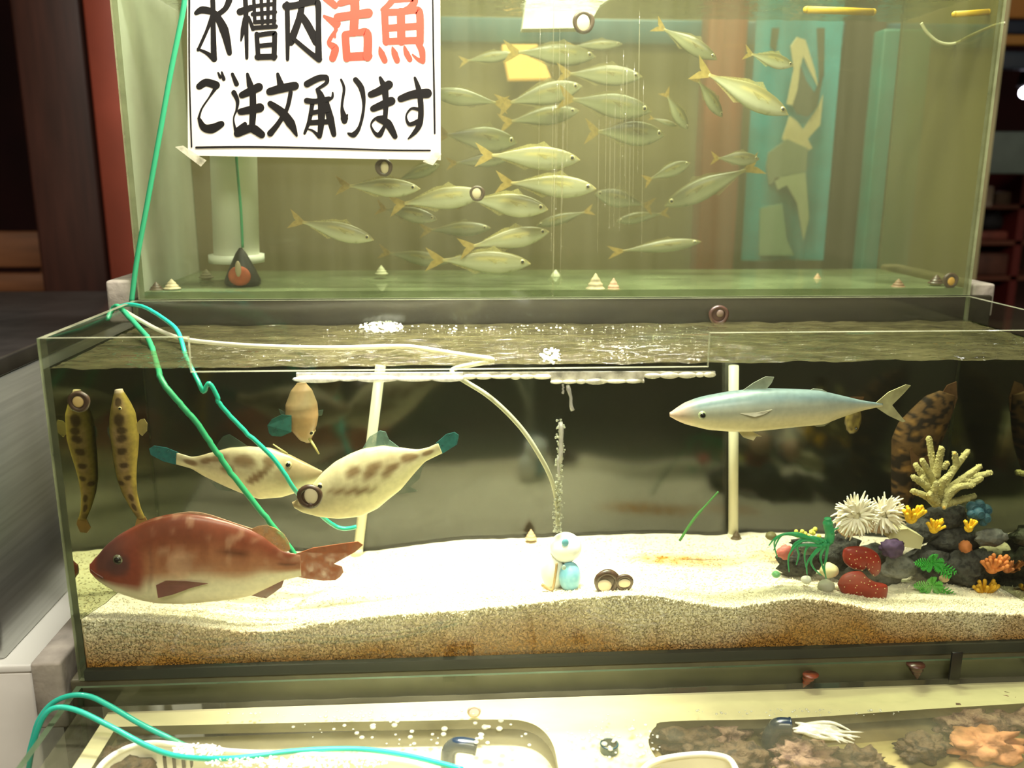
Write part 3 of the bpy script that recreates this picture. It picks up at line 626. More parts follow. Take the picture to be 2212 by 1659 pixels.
# ------------------------------------------------------------------ hoses, lines and pipes
m_teal = pm('teal_hose', (42, 176, 152), .3, coat=.4, sss=.0); m_teal2 = pm('green_hose', (50, 150, 104), .4)
m_clear = film('clear_hose', (238, 238, 225), (228, 224, 196), .55, 1.4, rough=.08, nv=.25)
def hose(name, runs, r, mat, label, cat='hose', seg=10, wob=0):
    mb = MB(); P = []
    for (pts, kw) in runs: P += [at(x, y, **({**kw, **(e[0] if e else {})})) for (x, y, *e) in pts]
    P = catmull(P, 8)
    if wob: P = [p+np.array([random.gauss(0, wob), 0, random.gauss(0, wob)])*(i % 5 == 0) for i, p in enumerate(P)]
    mb.tube(P, r, seg); return tag(mb.build(name, mat), label, cat)
def dY(y): return {'Y': y}
hose('plastic_cord', [([(404,-60),(396,20),(370,150),(345,290),(318,440),(296,560),(284,652)], dY(.300))], .0036, m_teal2, 'green plastic cord hanging down the left front of the upper tank', 'cord')
hose('air_hose', [([(232,690,dY(.25)),(244,668,dY(.262)),(258,664,dY(.25)),(300,708,dY(.19)),(322,736,dY(.14)),(340,790,dY(.08)),(352,826,dY(.05))], {}), ([(392,876),(424,912),(460,966),(500,1022),(560,1100),(612,1165),(648,1212)], dY(.045))], .0034, m_teal2, 'thick green hose running down in front of the filefish to the snapper', wob=.0009)
hose('air_hose', [([(250,668,dY(.268)),(275,658,dY(.262)),(312,664,dY(.23)),(350,686,dY(.19)),(384,716,dY(.14)),(402,770,dY(.10)),(428,824,dY(.07)),(440,846,dY(.068)),(452,828,dY(.068)),(470,858,dY(.068)),(474,872,dY(.068)),(520,922,dY(.07)),(592,992,dY(.072)),(640,1062,dY(.08)),(680,1102,dY(.13)),(720,1134,dY(.15)),(745,1142,dY(.15)),(770,1138,dY(.15))], {})], .0028, m_teal, 'teal hose with a kink at the waterline, passing behind the left snail', wob=.0005)
hose('air_tube', [([(246,662,dY(.27)),(262,668,dY(.255)),(300,690,dY(.215)),(345,714,dY(.18)),(400,733,dY(.15))], {}), ([(500,744),(600,749),(720,751),(860,748),(910,752),(990,765),(1062,776)], {'Z': MW+.0015}), ([(1040,784,dY(.08)),(985,795,dY(.07)),(978,806,dY(.062)),(1005,824,dY(.06)),(1050,852,dY(.06)),(1092,888,dY(.06)),(1130,930,dY(.06)),(1160,975,dY(.06)),(1188,1028,dY(.065)),(1202,1080,dY(.07)),(1206,1135,dY(.07))], {})], .0030, m_clear, 'clear air tube floating over the middle tank and curving down to the bubbler', 'tube')
# bubbles rising from the bubbler
mb = MB(); rr = random.Random(5)
for i in range(420):
    t = rr.random(); r = 1040+110*t if i < 260 else 905+130*rr.random(); px = (1205 if i < 260 else 1210)+rr.gauss(0, 4.5)
    mb.ball(at(px, r, Y=.07+rr.gauss(0, .004)), rr.uniform(.0007, .0019), 0, None, 7, 5)
tag(mb.build('bubble_column', M['bubble']), 'column of fine air bubbles rising from the bubbler', 'bubbles', kind='stuff')
# white pipes
m_pvc = pm('white_pvc', (216, 212, 184), .4)
def pipe(name, a, b, r, mat, label, cat='pipe', pr=None):
    t = empty(name, b, label, cat)
    MB().tube([a, b], r, 20).build('tube', mat, t)
    MB().tube([np.array(b)+np.array([0, 0, .012]), b], r*1.22, 20).build('coupling', mat, t); return t
pipe('white_pipe', at(822, 790, Y=.272), at(772, 1200, Y=.272), .0072, m_pvc, 'leaning white pipe behind the filefish in the middle tank')
pipe('white_pipe', at(1585, 790, Y=.272), at(1584, 1168, Y=.272), .0072, m_pvc, 'upright white pipe behind the silver mackerel')
pipe('white_pipe', at(490, -120, Y=.43), at(512, 566, Y=.43), .034, pm('white_pvc_big', (236, 236, 222), .4), 'wide white pipe below the sign inside the upper tank')
# air stone
ay = .385; c = at(523, 585, Y=ay)
ast = empty('air_stone', c, 'black cone air stone with a rust-red face on a green line in the upper tank', 'air stone')
prof = [(.002, .034), (.008, .026), (.020, .002), (.027, -.014), (.026, -.020), (.012, -.026), (.0, -.027)]
mb = MB(); S = 24; V = []; F = []
for (r, z) in prof:
    for k in range(S): V.append((c[0]+r*math.cos(6.2832*k/S), c[1]+r*math.sin(6.2832*k/S)*.8, c[2]+z))
for i in range(len(prof)-1):
    for k in range(S): F.append((i*S+k, i*S+(k+1) % S, (i+1)*S+(k+1) % S, (i+1)*S+k))
mb.add(V, F); mb.build('body', pm('black_rubber', (26, 22, 18), .5), ast)
MB().ball(c+np.array([0, -.0185, -.006]), (.0165, .006, .0150)).build('face', pm('rust_face', (176, 82, 50), .7, var=.25, vs=80), ast)
MB().ball(c+np.array([0, -.0235, .005]), (.0045, .003, .012)).build('nozzle', pm('pale_nozzle', (176, 158, 128), .5), ast)
o = MB().tube(catmull([at(x, y, Y=ay) for x, y in [(500, 200), (512, 360), (520, 450), (524, 535)]], 6), .0020, 8).build('air_line', m_teal2, ast); o['label'] = 'green air line'
# yellow rods and cord at the top of the upper tank
m_yel = pm('yellow_plastic', (226, 180, 44), .45)
def rod(p, q, r, label):
    mb = MB().tube([p, q], r, 14); mb.ball(p, r); mb.ball(q, r); return tag(mb.build('yellow_rod', m_yel), label, 'rod')
rod(at(1742, 21, Y=.40), at(1886, 26, Y=.40), .0050, 'long yellow rod floating at the top right of the upper tank')
rod(at(2062, 31, Y=.34), at(2134, 26, Y=.34), .0042, 'short yellow rod at the upper right corner of the upper tank')
hose('hanging_rope', [([(1990,50),(2004,72),(2030,92),(2062,94),(2095,78),(2140,58),(2170,50)], dY(.42))], .0022, pm('white_rope', (214, 208, 176), .7), 'loop of white cord hanging at the upper right of the upper tank', 'cord')
# white overflow box showing at the upper waterline
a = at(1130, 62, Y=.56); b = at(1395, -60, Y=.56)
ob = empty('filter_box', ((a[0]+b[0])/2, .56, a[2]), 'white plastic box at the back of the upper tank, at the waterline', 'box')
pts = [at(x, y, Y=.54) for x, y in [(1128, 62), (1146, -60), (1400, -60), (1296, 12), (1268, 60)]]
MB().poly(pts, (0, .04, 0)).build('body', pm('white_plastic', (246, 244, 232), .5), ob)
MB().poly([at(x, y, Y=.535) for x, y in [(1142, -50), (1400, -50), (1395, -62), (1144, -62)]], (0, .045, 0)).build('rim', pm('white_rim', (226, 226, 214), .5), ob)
# ------------------------------------------------------------------ fish
m_skin = pm('fish_skin', (255, 255, 255), .38, vc=True, spec=.5, coat=.15, var=.08, vs=160)
m_dull = pm('dull_skin', (255, 255, 255), .75, vc=True, spec=.15, var=.15, vs=200)
m_eye = pm('fish_eye', (206, 190, 140), .2, coat=1); m_pupil = pm('fish_pupil', (10, 10, 12), .12, coat=1)
L3 = lambda c: np.array(s2l(c))
def fish(name, label, cat, Y, nose, tail, top, bot, thick, col, fins=(), eye=None, mpos=None, nu=110, nv=40, group=None, zflip=1, raw=False, bend=None, skin=None):
    """body lofted from a traced side profile (px at depth Y); fins = (name, mat, px outline, side) ; eye = (x, y, r_px)"""
    W_ = (lambda p: np.array([p[0], p[1]], float)) if raw else (lambda p: np.array([at(p[0], p[1], Y=Y)[0], at(p[0], p[1], Y=Y)[2]]))
    N0, T0 = W_(nose), W_(tail); Lh = np.linalg.norm(T0-N0); a = (T0-N0)/Lh; n = np.array([-a[1], a[0]])
    if n[1] < 0 and zflip == 1: n = -n
    if zflip == 'l' and n[0] > 0: n = -n
    if zflip == 'r' and n[0] < 0: n = -n
    f = lambda p: ((W_(p)-N0)@a/Lh, (W_(p)-N0)@n/Lh)
    tp = sorted(f(p) for p in top); bp = sorted(f(p) for p in bot)
    us = (1-np.cos(np.linspace(0, math.pi*.86, nu)))/ (1-math.cos(math.pi*.86))
    def prof(pts):
        x = np.array([p[0] for p in pts]); y = np.array([p[1] for p in pts]); fi = np.linspace(x[0], x[-1], 400)
        g = np.interp(fi, x, y); k = np.ones(13)/13; g = np.convolve(np.pad(g, 6, 'edge'), k, 'valid'); return np.interp(us, fi, g)
    tz, bz = prof(tp), prof(bp); mid_ = (tz+bz)/2; hh = np.maximum((tz-bz)/2, .004); hmax = hh.max()
    wd = thick*(hh/hmax)**.8*np.interp(us, [0, .12, .3, .6, 1], [.9, 1.05, 1., .9, .45])
    C0 = np.array([*(N0+a*Lh*.5), 0]); cen = np.array([C0[0], Y, C0[1]])
    V = []; Cc = []
    for i, u in enumerate(us):
        for k in range(nv):
            q = 2*math.pi*k/nv; cz = math.cos(q); sy = math.sin(q)
            s_ = mid_[i]+hh[i]*cz; w_ = wd[i]*math.copysign(abs(sy)**.85, sy)
            by = bend(u)*Lh if bend else 0
            p2 = N0+a*Lh*u+n*Lh*s_; V.append((p2[0], Y+w_*Lh+by, p2[1])); Cc.append(tuple(np.clip(col(u, cz, p2), 0, 1)))
    F = [(i*nv+k, i*nv+(k+1) % nv, (i+1)*nv+(k+1) % nv, (i+1)*nv+k) for i in range(nu-1) for k in range(nv)]
    F += [tuple(range(nv)), tuple((nu-1)*nv+k for k in range(nv))]
    rt = empty(name, cen, label, cat, group)
    MB().add(V, F, 0, Cc).build('body', skin or m_skin, rt)
    def wat(p):
        u, s_ = f(p); i = int(np.argmin(abs(us-u))); v = min(.97, abs(s_-mid_[i])/hh[i]); return wd[i]*Lh*(1-v*v)**.45 + 0*u, (bend(u)*Lh if bend else 0)
    for (fn, fm, pts, side) in fins:
        P2 = [W_(p) for p in pts]; 
        if side == 0: y0 = -.0006; 
        else: y0 = -(wat(pts[0])[0]+.0012)
        bb = [bend(min(1.3, f(p)[0]))*Lh if bend else 0 for p in pts]
        P3 = [np.array([p[0], Y+y0+b-(.004*j/len(P2) if side else 0), p[1]]) for j, (p, b) in enumerate(zip(P2, bb))]
        MB().poly(P3, (0, .0012, 0)).build(fn, fm, rt)
        if side == 2:
            P4 = [np.array([p[0], 2*Y-p[1], p[2]]) for p in P3]; MB().poly(P4, (0, -.0012, 0)).build(fn, fm, rt)
    if eye:
        e2 = W_(eye[:2]); r = eye[2]*(1 if raw else mpp(Y)); wy, by = wat(eye[:2])
        for sg_ in (-1, 1):
            e = MB().ball((e2[0], Y+by+sg_*(wy-r*.15), e2[1]), (r, r*.55, r), 0, None, 18, 12).build('eye', eye[3] if len(eye) > 3 else m_eye, rt)
            MB().ball((e2[0], Y+by+sg_*(wy+r*.22), e2[1]), (r*.66, r*.30, r*.66), 0, None, 14, 8).build('pupil', m_pupil, e)
    return rt
def mixc(a, b, t): t = min(1, max(0, t)); return a*(1-t)+b*t
def smooth(a, b, x): t = min(1, max(0, (x-a)/(b-a))); return t*t*(3-2*t)
nz = lambda p, s, k=0: noise.noise(Vector((p[0]*s, k, p[1]*s)))

# --- red sea bream
S5 = lambda X, Y_: (165+X*.287, 1080+Y_*.29386)
q5 = lambda L_: [S5(*p) for p in L_]
R1, R2, RB, RH, RP = L3((128, 62, 42)), L3((172, 112, 82)), L3((232, 216, 186)), L3((104, 62, 58)), L3((206, 160, 132))
def bream_col(u, v, p):
    c = mixc(R2, R1, smooth(-.1, .75, v)+.18*nz(p, 40)); c = mixc(c, RB, smooth(-.12, -.55, v+.12*nz(p, 30)))
    c = mixc(c, R1*.8, .35*smooth(.5, 1, math.cos(u*34))*smooth(-.2, .3, v))
    c = mixc(c, RP, .75*smooth(1, .2, ((u-.44)/.075)**2+((v+.02)/.40)**2))
    hd = smooth(.30, .24, u+.05*v*v); c = mixc(c, mixc(L3((138, 66, 50)), RH, smooth(.23, .10, u)*smooth(-.5, .2, v)), hd*smooth(-.85, -.45, v))
    c = mixc(c, L3((84, 54, 56)), .8*smooth(1, .3, ((u-.145)/.075)**2+((v-.12)/.42)**2))
    if .26 < u < .98: c = mixc(c, R1*.45, .8*smooth(.05, .015, abs(v-(.40-.42*(u-.42)**2-.30*max(0, u-.5)))))
    c = mixc(c, RH, .35*smooth(.016, .004, abs(u-.27-.035*(1-v*v)+.02*nz(p, 30)))*smooth(-.75, -.5, v)*smooth(.6, .3, v))
    c = mixc(c, R1*.75, .5*smooth(.05, .45, nz(p, 26, 8))*smooth(-.3, .2, v)); c = mixc(c, RP, .35*smooth(.15, .5, nz(p, 70, 3))*smooth(.3, .35, u)*smooth(-.3, 0, v))
    c = mixc(c, R1*.8, .22*smooth(.3, 1, math.cos(v*46))*smooth(.3, .38, u)*smooth(-.6, -.3, v)*smooth(.8, .3, v))
    c = mixc(c, L3((170, 80, 58)), .6*smooth(.05, .02, u)); return c
fr_ = fin_mat('red_fin', (164, 92, 62), .85, .25, 90); frp = fin_mat('pale_red_fin', (196, 140, 96), .55, .4, 90); fdk = fin_mat('dusky_fin', (128, 78, 70), .85, .2, 60); f_sp = fin_mat('spiny_fin', (214, 170, 140), .8, .3, 120)
fish('sea_bream', 'large red sea bream lying just above the sand at the left of the middle tank', 'fish', .032, S5(105, 500), S5(1690, 480),
     q5([(105,480),(125,440),(160,410),(220,335),(320,255),(450,185),(570,135),(700,105),(850,96),(1000,118),(1150,158),(1300,210),(1400,262),(1480,325),(1560,380),(1690,402)]),
     q5([(105,520),(125,560),(180,602),(260,652),(350,692),(500,737),(620,757),(800,762),(1000,747),(1200,727),(1320,702),(1450,642),(1560,588),(1690,562)]), .060, bream_col,
     [('tail_fin', fr_, q5([(1640,400),(1780,352),(2000,320),(2120,305),(2158,330),(2100,380),(2005,432),(1935,470),(2000,490),(2010,530),(1985,565),(1950,588),(1860,592),(1740,578),(1640,560)]), 0),
      ('dorsal_fin', f_sp, q5([(690,112),(760,96),(850,86),(930,90),(1020,112),(1100,138),(1200,172),(1330,212),(1200,190),(1000,140),(850,110)]), 0),
      ('dorsal_fin', frp, q5([(1310,215),(1370,192),(1430,184),(1500,208),(1560,248),(1600,310),(1610,362),(1570,392),(1480,345),(1390,275)]), 0),
      ('pectoral_fin', fdk, q5([(628,590),(700,556),(850,558),(1015,572),(890,602),(760,648),(650,672)]), 1),
      ('anal_fin', fdk, q5([(1310,700),(1420,650),(1565,582),(1545,640),(1430,722),(1370,712)]), 0)],
     (*S5(338, 412), 12, pm('bream_iris', (104, 98, 78), .15, coat=1)))
_o = bpy.data.objects['sea_bream']
MB().tube(catmull([at(*S5(x, y), Y=.032-d) for x, y, d in [(106,512,.004),(150,545,.010),(200,575,.014)]], 5), [.0006]*6+[.0011]*5, 8).build('mouth', pm('mouth_dark', (92, 50, 44), .6), _o)

# --- mackerel
S6 = lambda X, Y_: (1400+X*.31646, 780+Y_*.31646)
q6 = lambda L_: [S6(*p) for p in L_]
A1, A2, A3, A4 = L3((112, 130, 136)), L3((178, 178, 162)), L3((222, 208, 170)), L3((226, 186, 166))
def mack_col(u, v, p):
    c = mixc(A2, A1, smooth(.15, .75, v)+.12*nz(p, 70)); c = mixc(c, A3, smooth(.2, -.45, v))
    c = mixc(c, A1*.62, .5*smooth(.35, .9, v)*smooth(.0, .55, noise.noise(Vector((u*60, 3, v*5)))))
    c = mixc(c, A4, .7*smooth(.13, .02, u)); c = mixc(c, L3((130, 120, 104)), .6*smooth(.03, .01, abs(v+.02-.9*(u-.04)))*smooth(.10, .0, u))
    c = mixc(c, L3((150, 148, 130)), .45*smooth(.10, .02, abs(v-.02))*smooth(.3, .34, u)*smooth(.45, .40, u)); return c
fm1 = fin_mat('silver_fin', (196, 200, 186), .55, .3); fm2 = fin_mat('tail_fin_grey', (186, 178, 140), .8, .3)
fish('mackerel', 'silver mackerel with bluish back swimming at the upper right of the middle tank', 'fish', .075, S6(150, 366), S6(1600, 300),
     q6([(150,355),(175,335),(250,288),(330,258),(400,240),(550,212),(700,194),(850,189),(1000,193),(1170,200),(1300,230),(1450,266),(1560,284),(1600,288)]),
     q6([(150,376),(180,398),(250,428),(400,464),(550,476),(700,476),(850,462),(1000,446),(1190,430),(1300,388),(1450,340),(1560,316),(1600,312)]), .085, mack_col,
     [('tail_fin', fm2, q6([(1555,285),(1640,212),(1760,160),(1792,166),(1745,220),(1665,300),(1705,352),(1756,410),(1735,416),(1640,372),(1555,316)]), 0),
      ('dorsal_fin', fm1, q6([(640,204),(720,148),(800,106),(860,108),(842,150),(800,198)]), 0),
      ('dorsal_fin', fm1, q6([(1100,202),(1130,186),(1190,194),(1230,214),(1180,208)]), 0),
      ('pelvic_fin', fin_mat('cream_fin', (226, 214, 176), .75, .25), q6([(610,474),(690,472),(775,514),(738,514),(718,542),(650,520)]), 0),
      ('anal_fin', fm1, q6([(1120,434),(1200,428),(1240,420),(1200,444),(1150,448)]), 0),
      ('pectoral_fin', fin_mat('grey_fin', (172, 164, 146), .6, .3), q6([(590,325),(700,318),(800,296),(740,328),(680,342)]), 1)],
     (*S6(345, 345), 9.5, pm('mackerel_iris', (168, 176, 140), .15, coat=1)))

# --- thread-sail filefish
S7 = lambda X, Y_: (300+X*.32549, 800+Y_*.32549)
q7 = lambda L_: [S7(*p) for p in L_]
FA, FB_, FC_, FD = L3((190, 176, 140)), L3((226, 216, 170)), L3((112, 82, 50)), L3((142, 118, 82))
def ff_col(blobs, headu, tone=1.):
    def c_(u, v, p):
        c = mixc(FA, FB_, smooth(.1, -.55, v)); c = mixc(c, FD, smooth(headu, headu-.14, u)*smooth(-.75, .2, v)*.75)
        c = mixc(c, FD, .35*smooth(.1, .5, nz(p, 45, 3))*smooth(-.3, .3, v))
        for (bu, bv, ru, rv, tl) in blobs:
            du = u-bu; dv = v-bv-tl*du; d = (du/ru)**2+(dv/rv)**2+.6*nz(p, 40, 2); c = mixc(c, FC_, .85*smooth(1.5, .25, d))
        return c*tone
    return c_
fteal = fin_mat('blue_green_fin', (44, 112, 112), .8, .25, 120); fteal2 = fin_mat('pale_green_fin', (128, 160, 150), .55, .35, 70); f_glass = fin_mat('clear_fin', (90, 112, 96), .3, .4)
m_spine = pm('fin_spine', (186, 174, 110), .5)
fa = fish('filefish', 'patched cream filefish facing right, left one of the pair behind the snail', 'fish', .125, S7(1215, 682), S7(250, 582),
     q7([(1215,668),(1180,650),(1100,610),(1000,560),(870,515),(720,505),(600,513),(480,545),(400,568),(350,575),(250,545)]),
     q7([(1215,695),(1190,730),(1080,800),(950,840),(800,852),(680,812),(560,762),(430,700),(350,652),(250,624)]), .075,
     ff_col([(.53, .50, .085, .26, 0), (.71, .58, .08, .24, 0), (.64, .05, .05, .22, 0), (.42, .02, .085, .20, -4.5), (.36, .6, .05, .2, 0), (.90, .1, .05, .5, 0), (.80, .5, .04, .3, 0)], .34),
     [('tail_fin', fteal, q7([(262,545),(180,512),(100,500),(68,520),(80,560),(160,602),(250,626)]), 0), ('dorsal_fin', f_glass, q7([(480,548),(555,440),(600,424),(660,462),(725,506)]), 0), ('anal_fin', f_glass, q7([(470,735),(530,792),(640,805),(690,815),(560,760)]), 0)],
     (*S7(1000, 612), 8))
p, q = at(*S7(890, 490), Y=.125), at(*S7(985, 556), Y=.125); MB().tube([p, q], [.0008, .0018], 8).build('spine', m_spine, fa)
fb = fish('filefish', 'patched cream filefish facing left with raised blue-green tail, right one of the pair', 'fish', .085, S7(1025, 890), S7(2000, 515),
     q7([(1025,872),(1060,852),(1100,815),(1150,760),(1215,680),(1300,608),(1400,555),(1500,515),(1620,497),(1740,513),(1850,526),(1920,512),(1985,482)]),
     q7([(1030,908),(1080,940),(1200,970),(1330,982),(1480,966),(1590,912),(1660,852),(1740,790),(1830,682),(1900,605),(2010,552)]), .085,
     ff_col([(.57, .32, .085, .20, 1.5), (.67, .05, .07, .20, 1.5), (.40, -.02, .14, .14, -2.2), (.80, .30, .06, .32, 0), (.44, .5, .06, .2, 0), (.92, .2, .04, .4, 0)], .16),
     [('tail_fin', fteal, q7([(1972,482),(2040,424),(2095,410),(2124,430),(2112,490),(2060,524),(2008,556)]), 0), ('dorsal_fin', fteal2, q7([(1478,530),(1530,440),(1600,400),(1638,408),(1660,460),(1730,512)]), 0), ('anal_fin', f_glass, q7([(1890,620),(1862,720),(1800,772),(1850,800),(1720,822),(1700,810),(1830,680)]), 0)],
     (*S7(1210, 752), 8))
def ffc(u, v, p):
    c = mixc(L3((128, 110, 78)), L3((150, 120, 84)), smooth(-.3, .6, nz(p, 40))); c = mixc(c, L3((104, 86, 60)), .6*smooth(.15, .5, nz(p, 26, 4)))
    c = mixc(c, L3((206, 164, 116)), .5*smooth(.35, .6, u)); return mixc(c, L3((130, 124, 84)), .5*smooth(.8, .95, u))
fc = fish('filefish', 'small tan filefish hanging head down at the top left of the middle tank', 'fish', .16, S7(1128, 478), S7(1078, 82),
     q7([(1140,470),(1160,420),(1182,360),(1192,300),(1184,220),(1150,130),(1110,85)]), q7([(1110,478),(1070,462),(1012,395),(972,300),(972,230),(1008,135),(1050,85)]), .19, lambda u, v, p: ffc(1-u, v, p),
     [('tail_fin', fin_mat('dark_teal_fin', (34, 84, 76), .85, .2, 130), q7([(1025,282),(960,276),(895,306),(868,345),(880,395),(900,412),(960,416),(1028,385)]), 1), ('pectoral_fin', f_glass, q7([(1180,270),(1225,260),(1215,300),(1185,300)]), 0), ('pectoral_fin', f_glass, q7([(975,285),(930,255),(940,290),(975,300)]), 0)],
     (*S7(1150, 405), 6), zflip='r')
MB().tube([at(*S7(1130, 450), Y=.155), at(*S7(1165, 505), Y=.152), at(*S7(1196, 556), Y=.15)], [.002, .0016, .001], 8).build('spine', m_spine, fc)

# --- upright mottled fish at the left
S8 = lambda X, Y_: (80+X*.20498, 800+Y_*.20494)
q8 = lambda L_: [S8(*p) for p in L_]
G1, G2, G3 = L3((138, 114, 66)), L3((54, 38, 22)), L3((150, 122, 84))
def goby_col(u, v, p):
    c = mixc(G1, G3, smooth(-.2, .4, nz(p, 60))); c = mixc(c, L3((148, 128, 58)), smooth(.3, .9, abs(v)))
    for (bu, bv, r) in [(.08, 0, .03), (.21, 0, .05), (.29, .1, .025), (.35, 0, .03), (.45, 0, .028), (.56, .05, .022), (.66, .3, .02), (.70, -.5, .02), (.82, .2, .03), (.90, 0, .03)]:
        c = mixc(c, G2, .85*smooth(1.2, .4, ((u-bu)/r)**2*.7+((v-bv)/.45)**2+.4*nz(p, 90)))
    c = mixc(c, G2, .5*smooth(.1, .5, nz(p, 80, 7))*smooth(.5, .8, u)); return mixc(c, L3((224, 200, 170)), smooth(.03, .0, u))
fish('mottled_fish', 'slender brown-blotched yellow fish hanging upright at the left of the middle tank', 'fish', .125, S8(865, 202), S8(1105, 1560),
     q8([(900,206),(940,270),(985,350),(1032,450),(1055,600),(1070,700),(1062,850),(1048,1000),(1044,1150),(1055,1300),(1092,1450),(1140,1555)]),
     q8([(822,206),(805,270),(785,380),(768,500),(768,640),(790,760),(805,900),(830,1050),(850,1150),(900,1290),(985,1450),(1060,1560)]), .075, goby_col,
     [('pectoral_fin', fin_mat('yellow_fin', (182, 164, 104), .6, .3), q8([(1030,580),(1085,520),(1130,510),(1162,560),(1158,640),(1110,692),(1050,640)]), 0), ('pectoral_fin', f_glass, q8([(772,580),(742,600),(744,660),(770,720)]), 0),
      ('tail_fin', fin_mat('brown_fin', (150, 112, 62), .8, .3), q8([(1058,1540),(1030,1650),(1080,1700),(1150,1690),(1170,1600),(1140,1540)]), 0)],
     (*S8(905, 380), 4), zflip='r', skin=m_dull)

# --- dark mottled fish at the right
D1, D2 = L3((82, 60, 34)), L3((30, 22, 14))
def dark_col(u, v, p):
    c = mixc(D1, D2, smooth(-.12, .14, .7*nz(p, 60)+.7*nz(p, 150, 2))); return mixc(c, L3((150, 110, 56)), .5*smooth(.25, .5, nz(p, 60, 5)))
fd_ = fin_mat('dark_brown_fin', (92, 62, 36), .9, .2, 120)
fish('rockfish', 'dark brown mottled fish standing tail up behind the coral ornament', 'fish', .215, (1935, 1125), (2050, 850),
     [(1936,1120),(1965,1085),(1995,1020),(2018,980),(2040,932),(2058,885),(2064,852)], [(1928,1120),(1928,1060),(1928,1000),(1930,950),(1944,915),(1970,886),(2000,856),(2036,842)], .13, dark_col,
     [('tail_fin', fd_, [(2030,858),(2046,832),(2066,824),(2068,860),(2058,890)], 0), ('pectoral_fin', fd_, [(1950,960),(1985,930),(1996,975),(1975,1020),(1952,1005)], 1),], (1938, 1085, 5), zflip='r', skin=m_dull)
a = at(1843, 906, Y=.225)
wf = empty('small_fish', a, 'small pale mottled fish half hidden under the tail of the mackerel', 'fish')
def small_c(n, q): t = min(1, max(0, .5+n)); return tuple(L3((150, 132, 70))*(1-t)+L3((70, 56, 30))*t)
MB().lump(a, (.012, .006, .021), .08, 3, 3, 0, None, 3, small_c).build('body', m_skin, wf)
MB().poly([a+np.array(q) for q in [(-.006, -.004, .015), (.006, -.004, .015), (.011, -.004, .034), (-.009, -.004, .034)]], (0, .001, 0)).build('tail_fin', fd_, wf)
MB().ball(a+np.array([.003, -.0058, -.012]), .0018).build('eye', m_pupil, wf)

# --- horse mackerel school in the upper tank
H1, H2, H3 = L3((122, 114, 72)), L3((166, 163, 128)), L3((204, 202, 172))
def aji_col(u, v, p):
    c = mixc(H2, H1, smooth(.1, .75, v)); c = mixc(c, H3, smooth(.1, -.6, v))
    c = mixc(c, L3((212, 188, 104)), .45*smooth(.06, .02, abs(v-.18-.15*math.sin(u*4)))*smooth(.25, .3, u))
    c = mixc(c, L3((110, 100, 60)), .8*smooth(1, .3, ((u-.245)/.018)**2+((v-.12)/.16)**2)); c = mixc(c, H1*.8, .4*smooth(.012, .004, abs(u-.225-.02*(1-v*v)))); return mixc(c, L3((208, 182, 110)), .6*smooth(.88, 1, u)+.4*smooth(.06, 0, u))
tp = [(0, .004), (.05, .045), (.12, .078), (.22, .108), (.35, .128), (.48, .130), (.6, .112), (.75, .072), (.9, .030), (1, .016)]
bt = [(0, -.004), (.05, -.034), (.12, -.068), (.22, -.105), (.35, -.128), (.48, -.126), (.6, -.104), (.75, -.062), (.9, -.026), (1, -.016)]
def tmpl(tail_m, fin_m, tone):
    return fish('horse_mackerel', 'x', 'fish', 0, (0, 0), (1, 0), tp, bt, .062, lambda u, v, p: aji_col(u, v, p)*tone,
     [('tail_fin', tail_m, [(.97, .014), (1.08, .08), (1.19, .135), (1.12, .02), (1.09, 0), (1.12, -.02), (1.19, -.135), (1.08, -.08), (.97, -.014)], 0),
      ('dorsal_fin', fin_m, [(.33, .122), (.42, .185), (.50, .150), (.58, .150), (.90, .036), (.80, .050), (.6, .105)], 0),
      ('anal_fin', fin_m, [(.55, -.108), (.62, -.140), (.75, -.085), (.92, -.030), (.8, -.046)], 0),
      ('pectoral_fin', fin_m, [(.26, .0), (.36, .035), (.50, .045), (.40, -.01)], 2)], (.095, .02, .030), raw=True, nu=40, nv=20)
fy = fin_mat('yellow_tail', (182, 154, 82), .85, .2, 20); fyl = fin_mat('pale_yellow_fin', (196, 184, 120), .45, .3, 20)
fy2 = fin_mat('hazed_yellow_tail', (158, 130, 64), .8, .2, 20); fyl2 = fin_mat('hazed_fin', (140, 128, 82), .4, .3, 20)
T1 = tmpl(fy, fyl, np.array([1., 1., 1.])); T2 = tmpl(fy2, fyl2, np.array([.52, .52, .46])); used = set()  # darker copy puts the fading of deep murky water into the fish colours
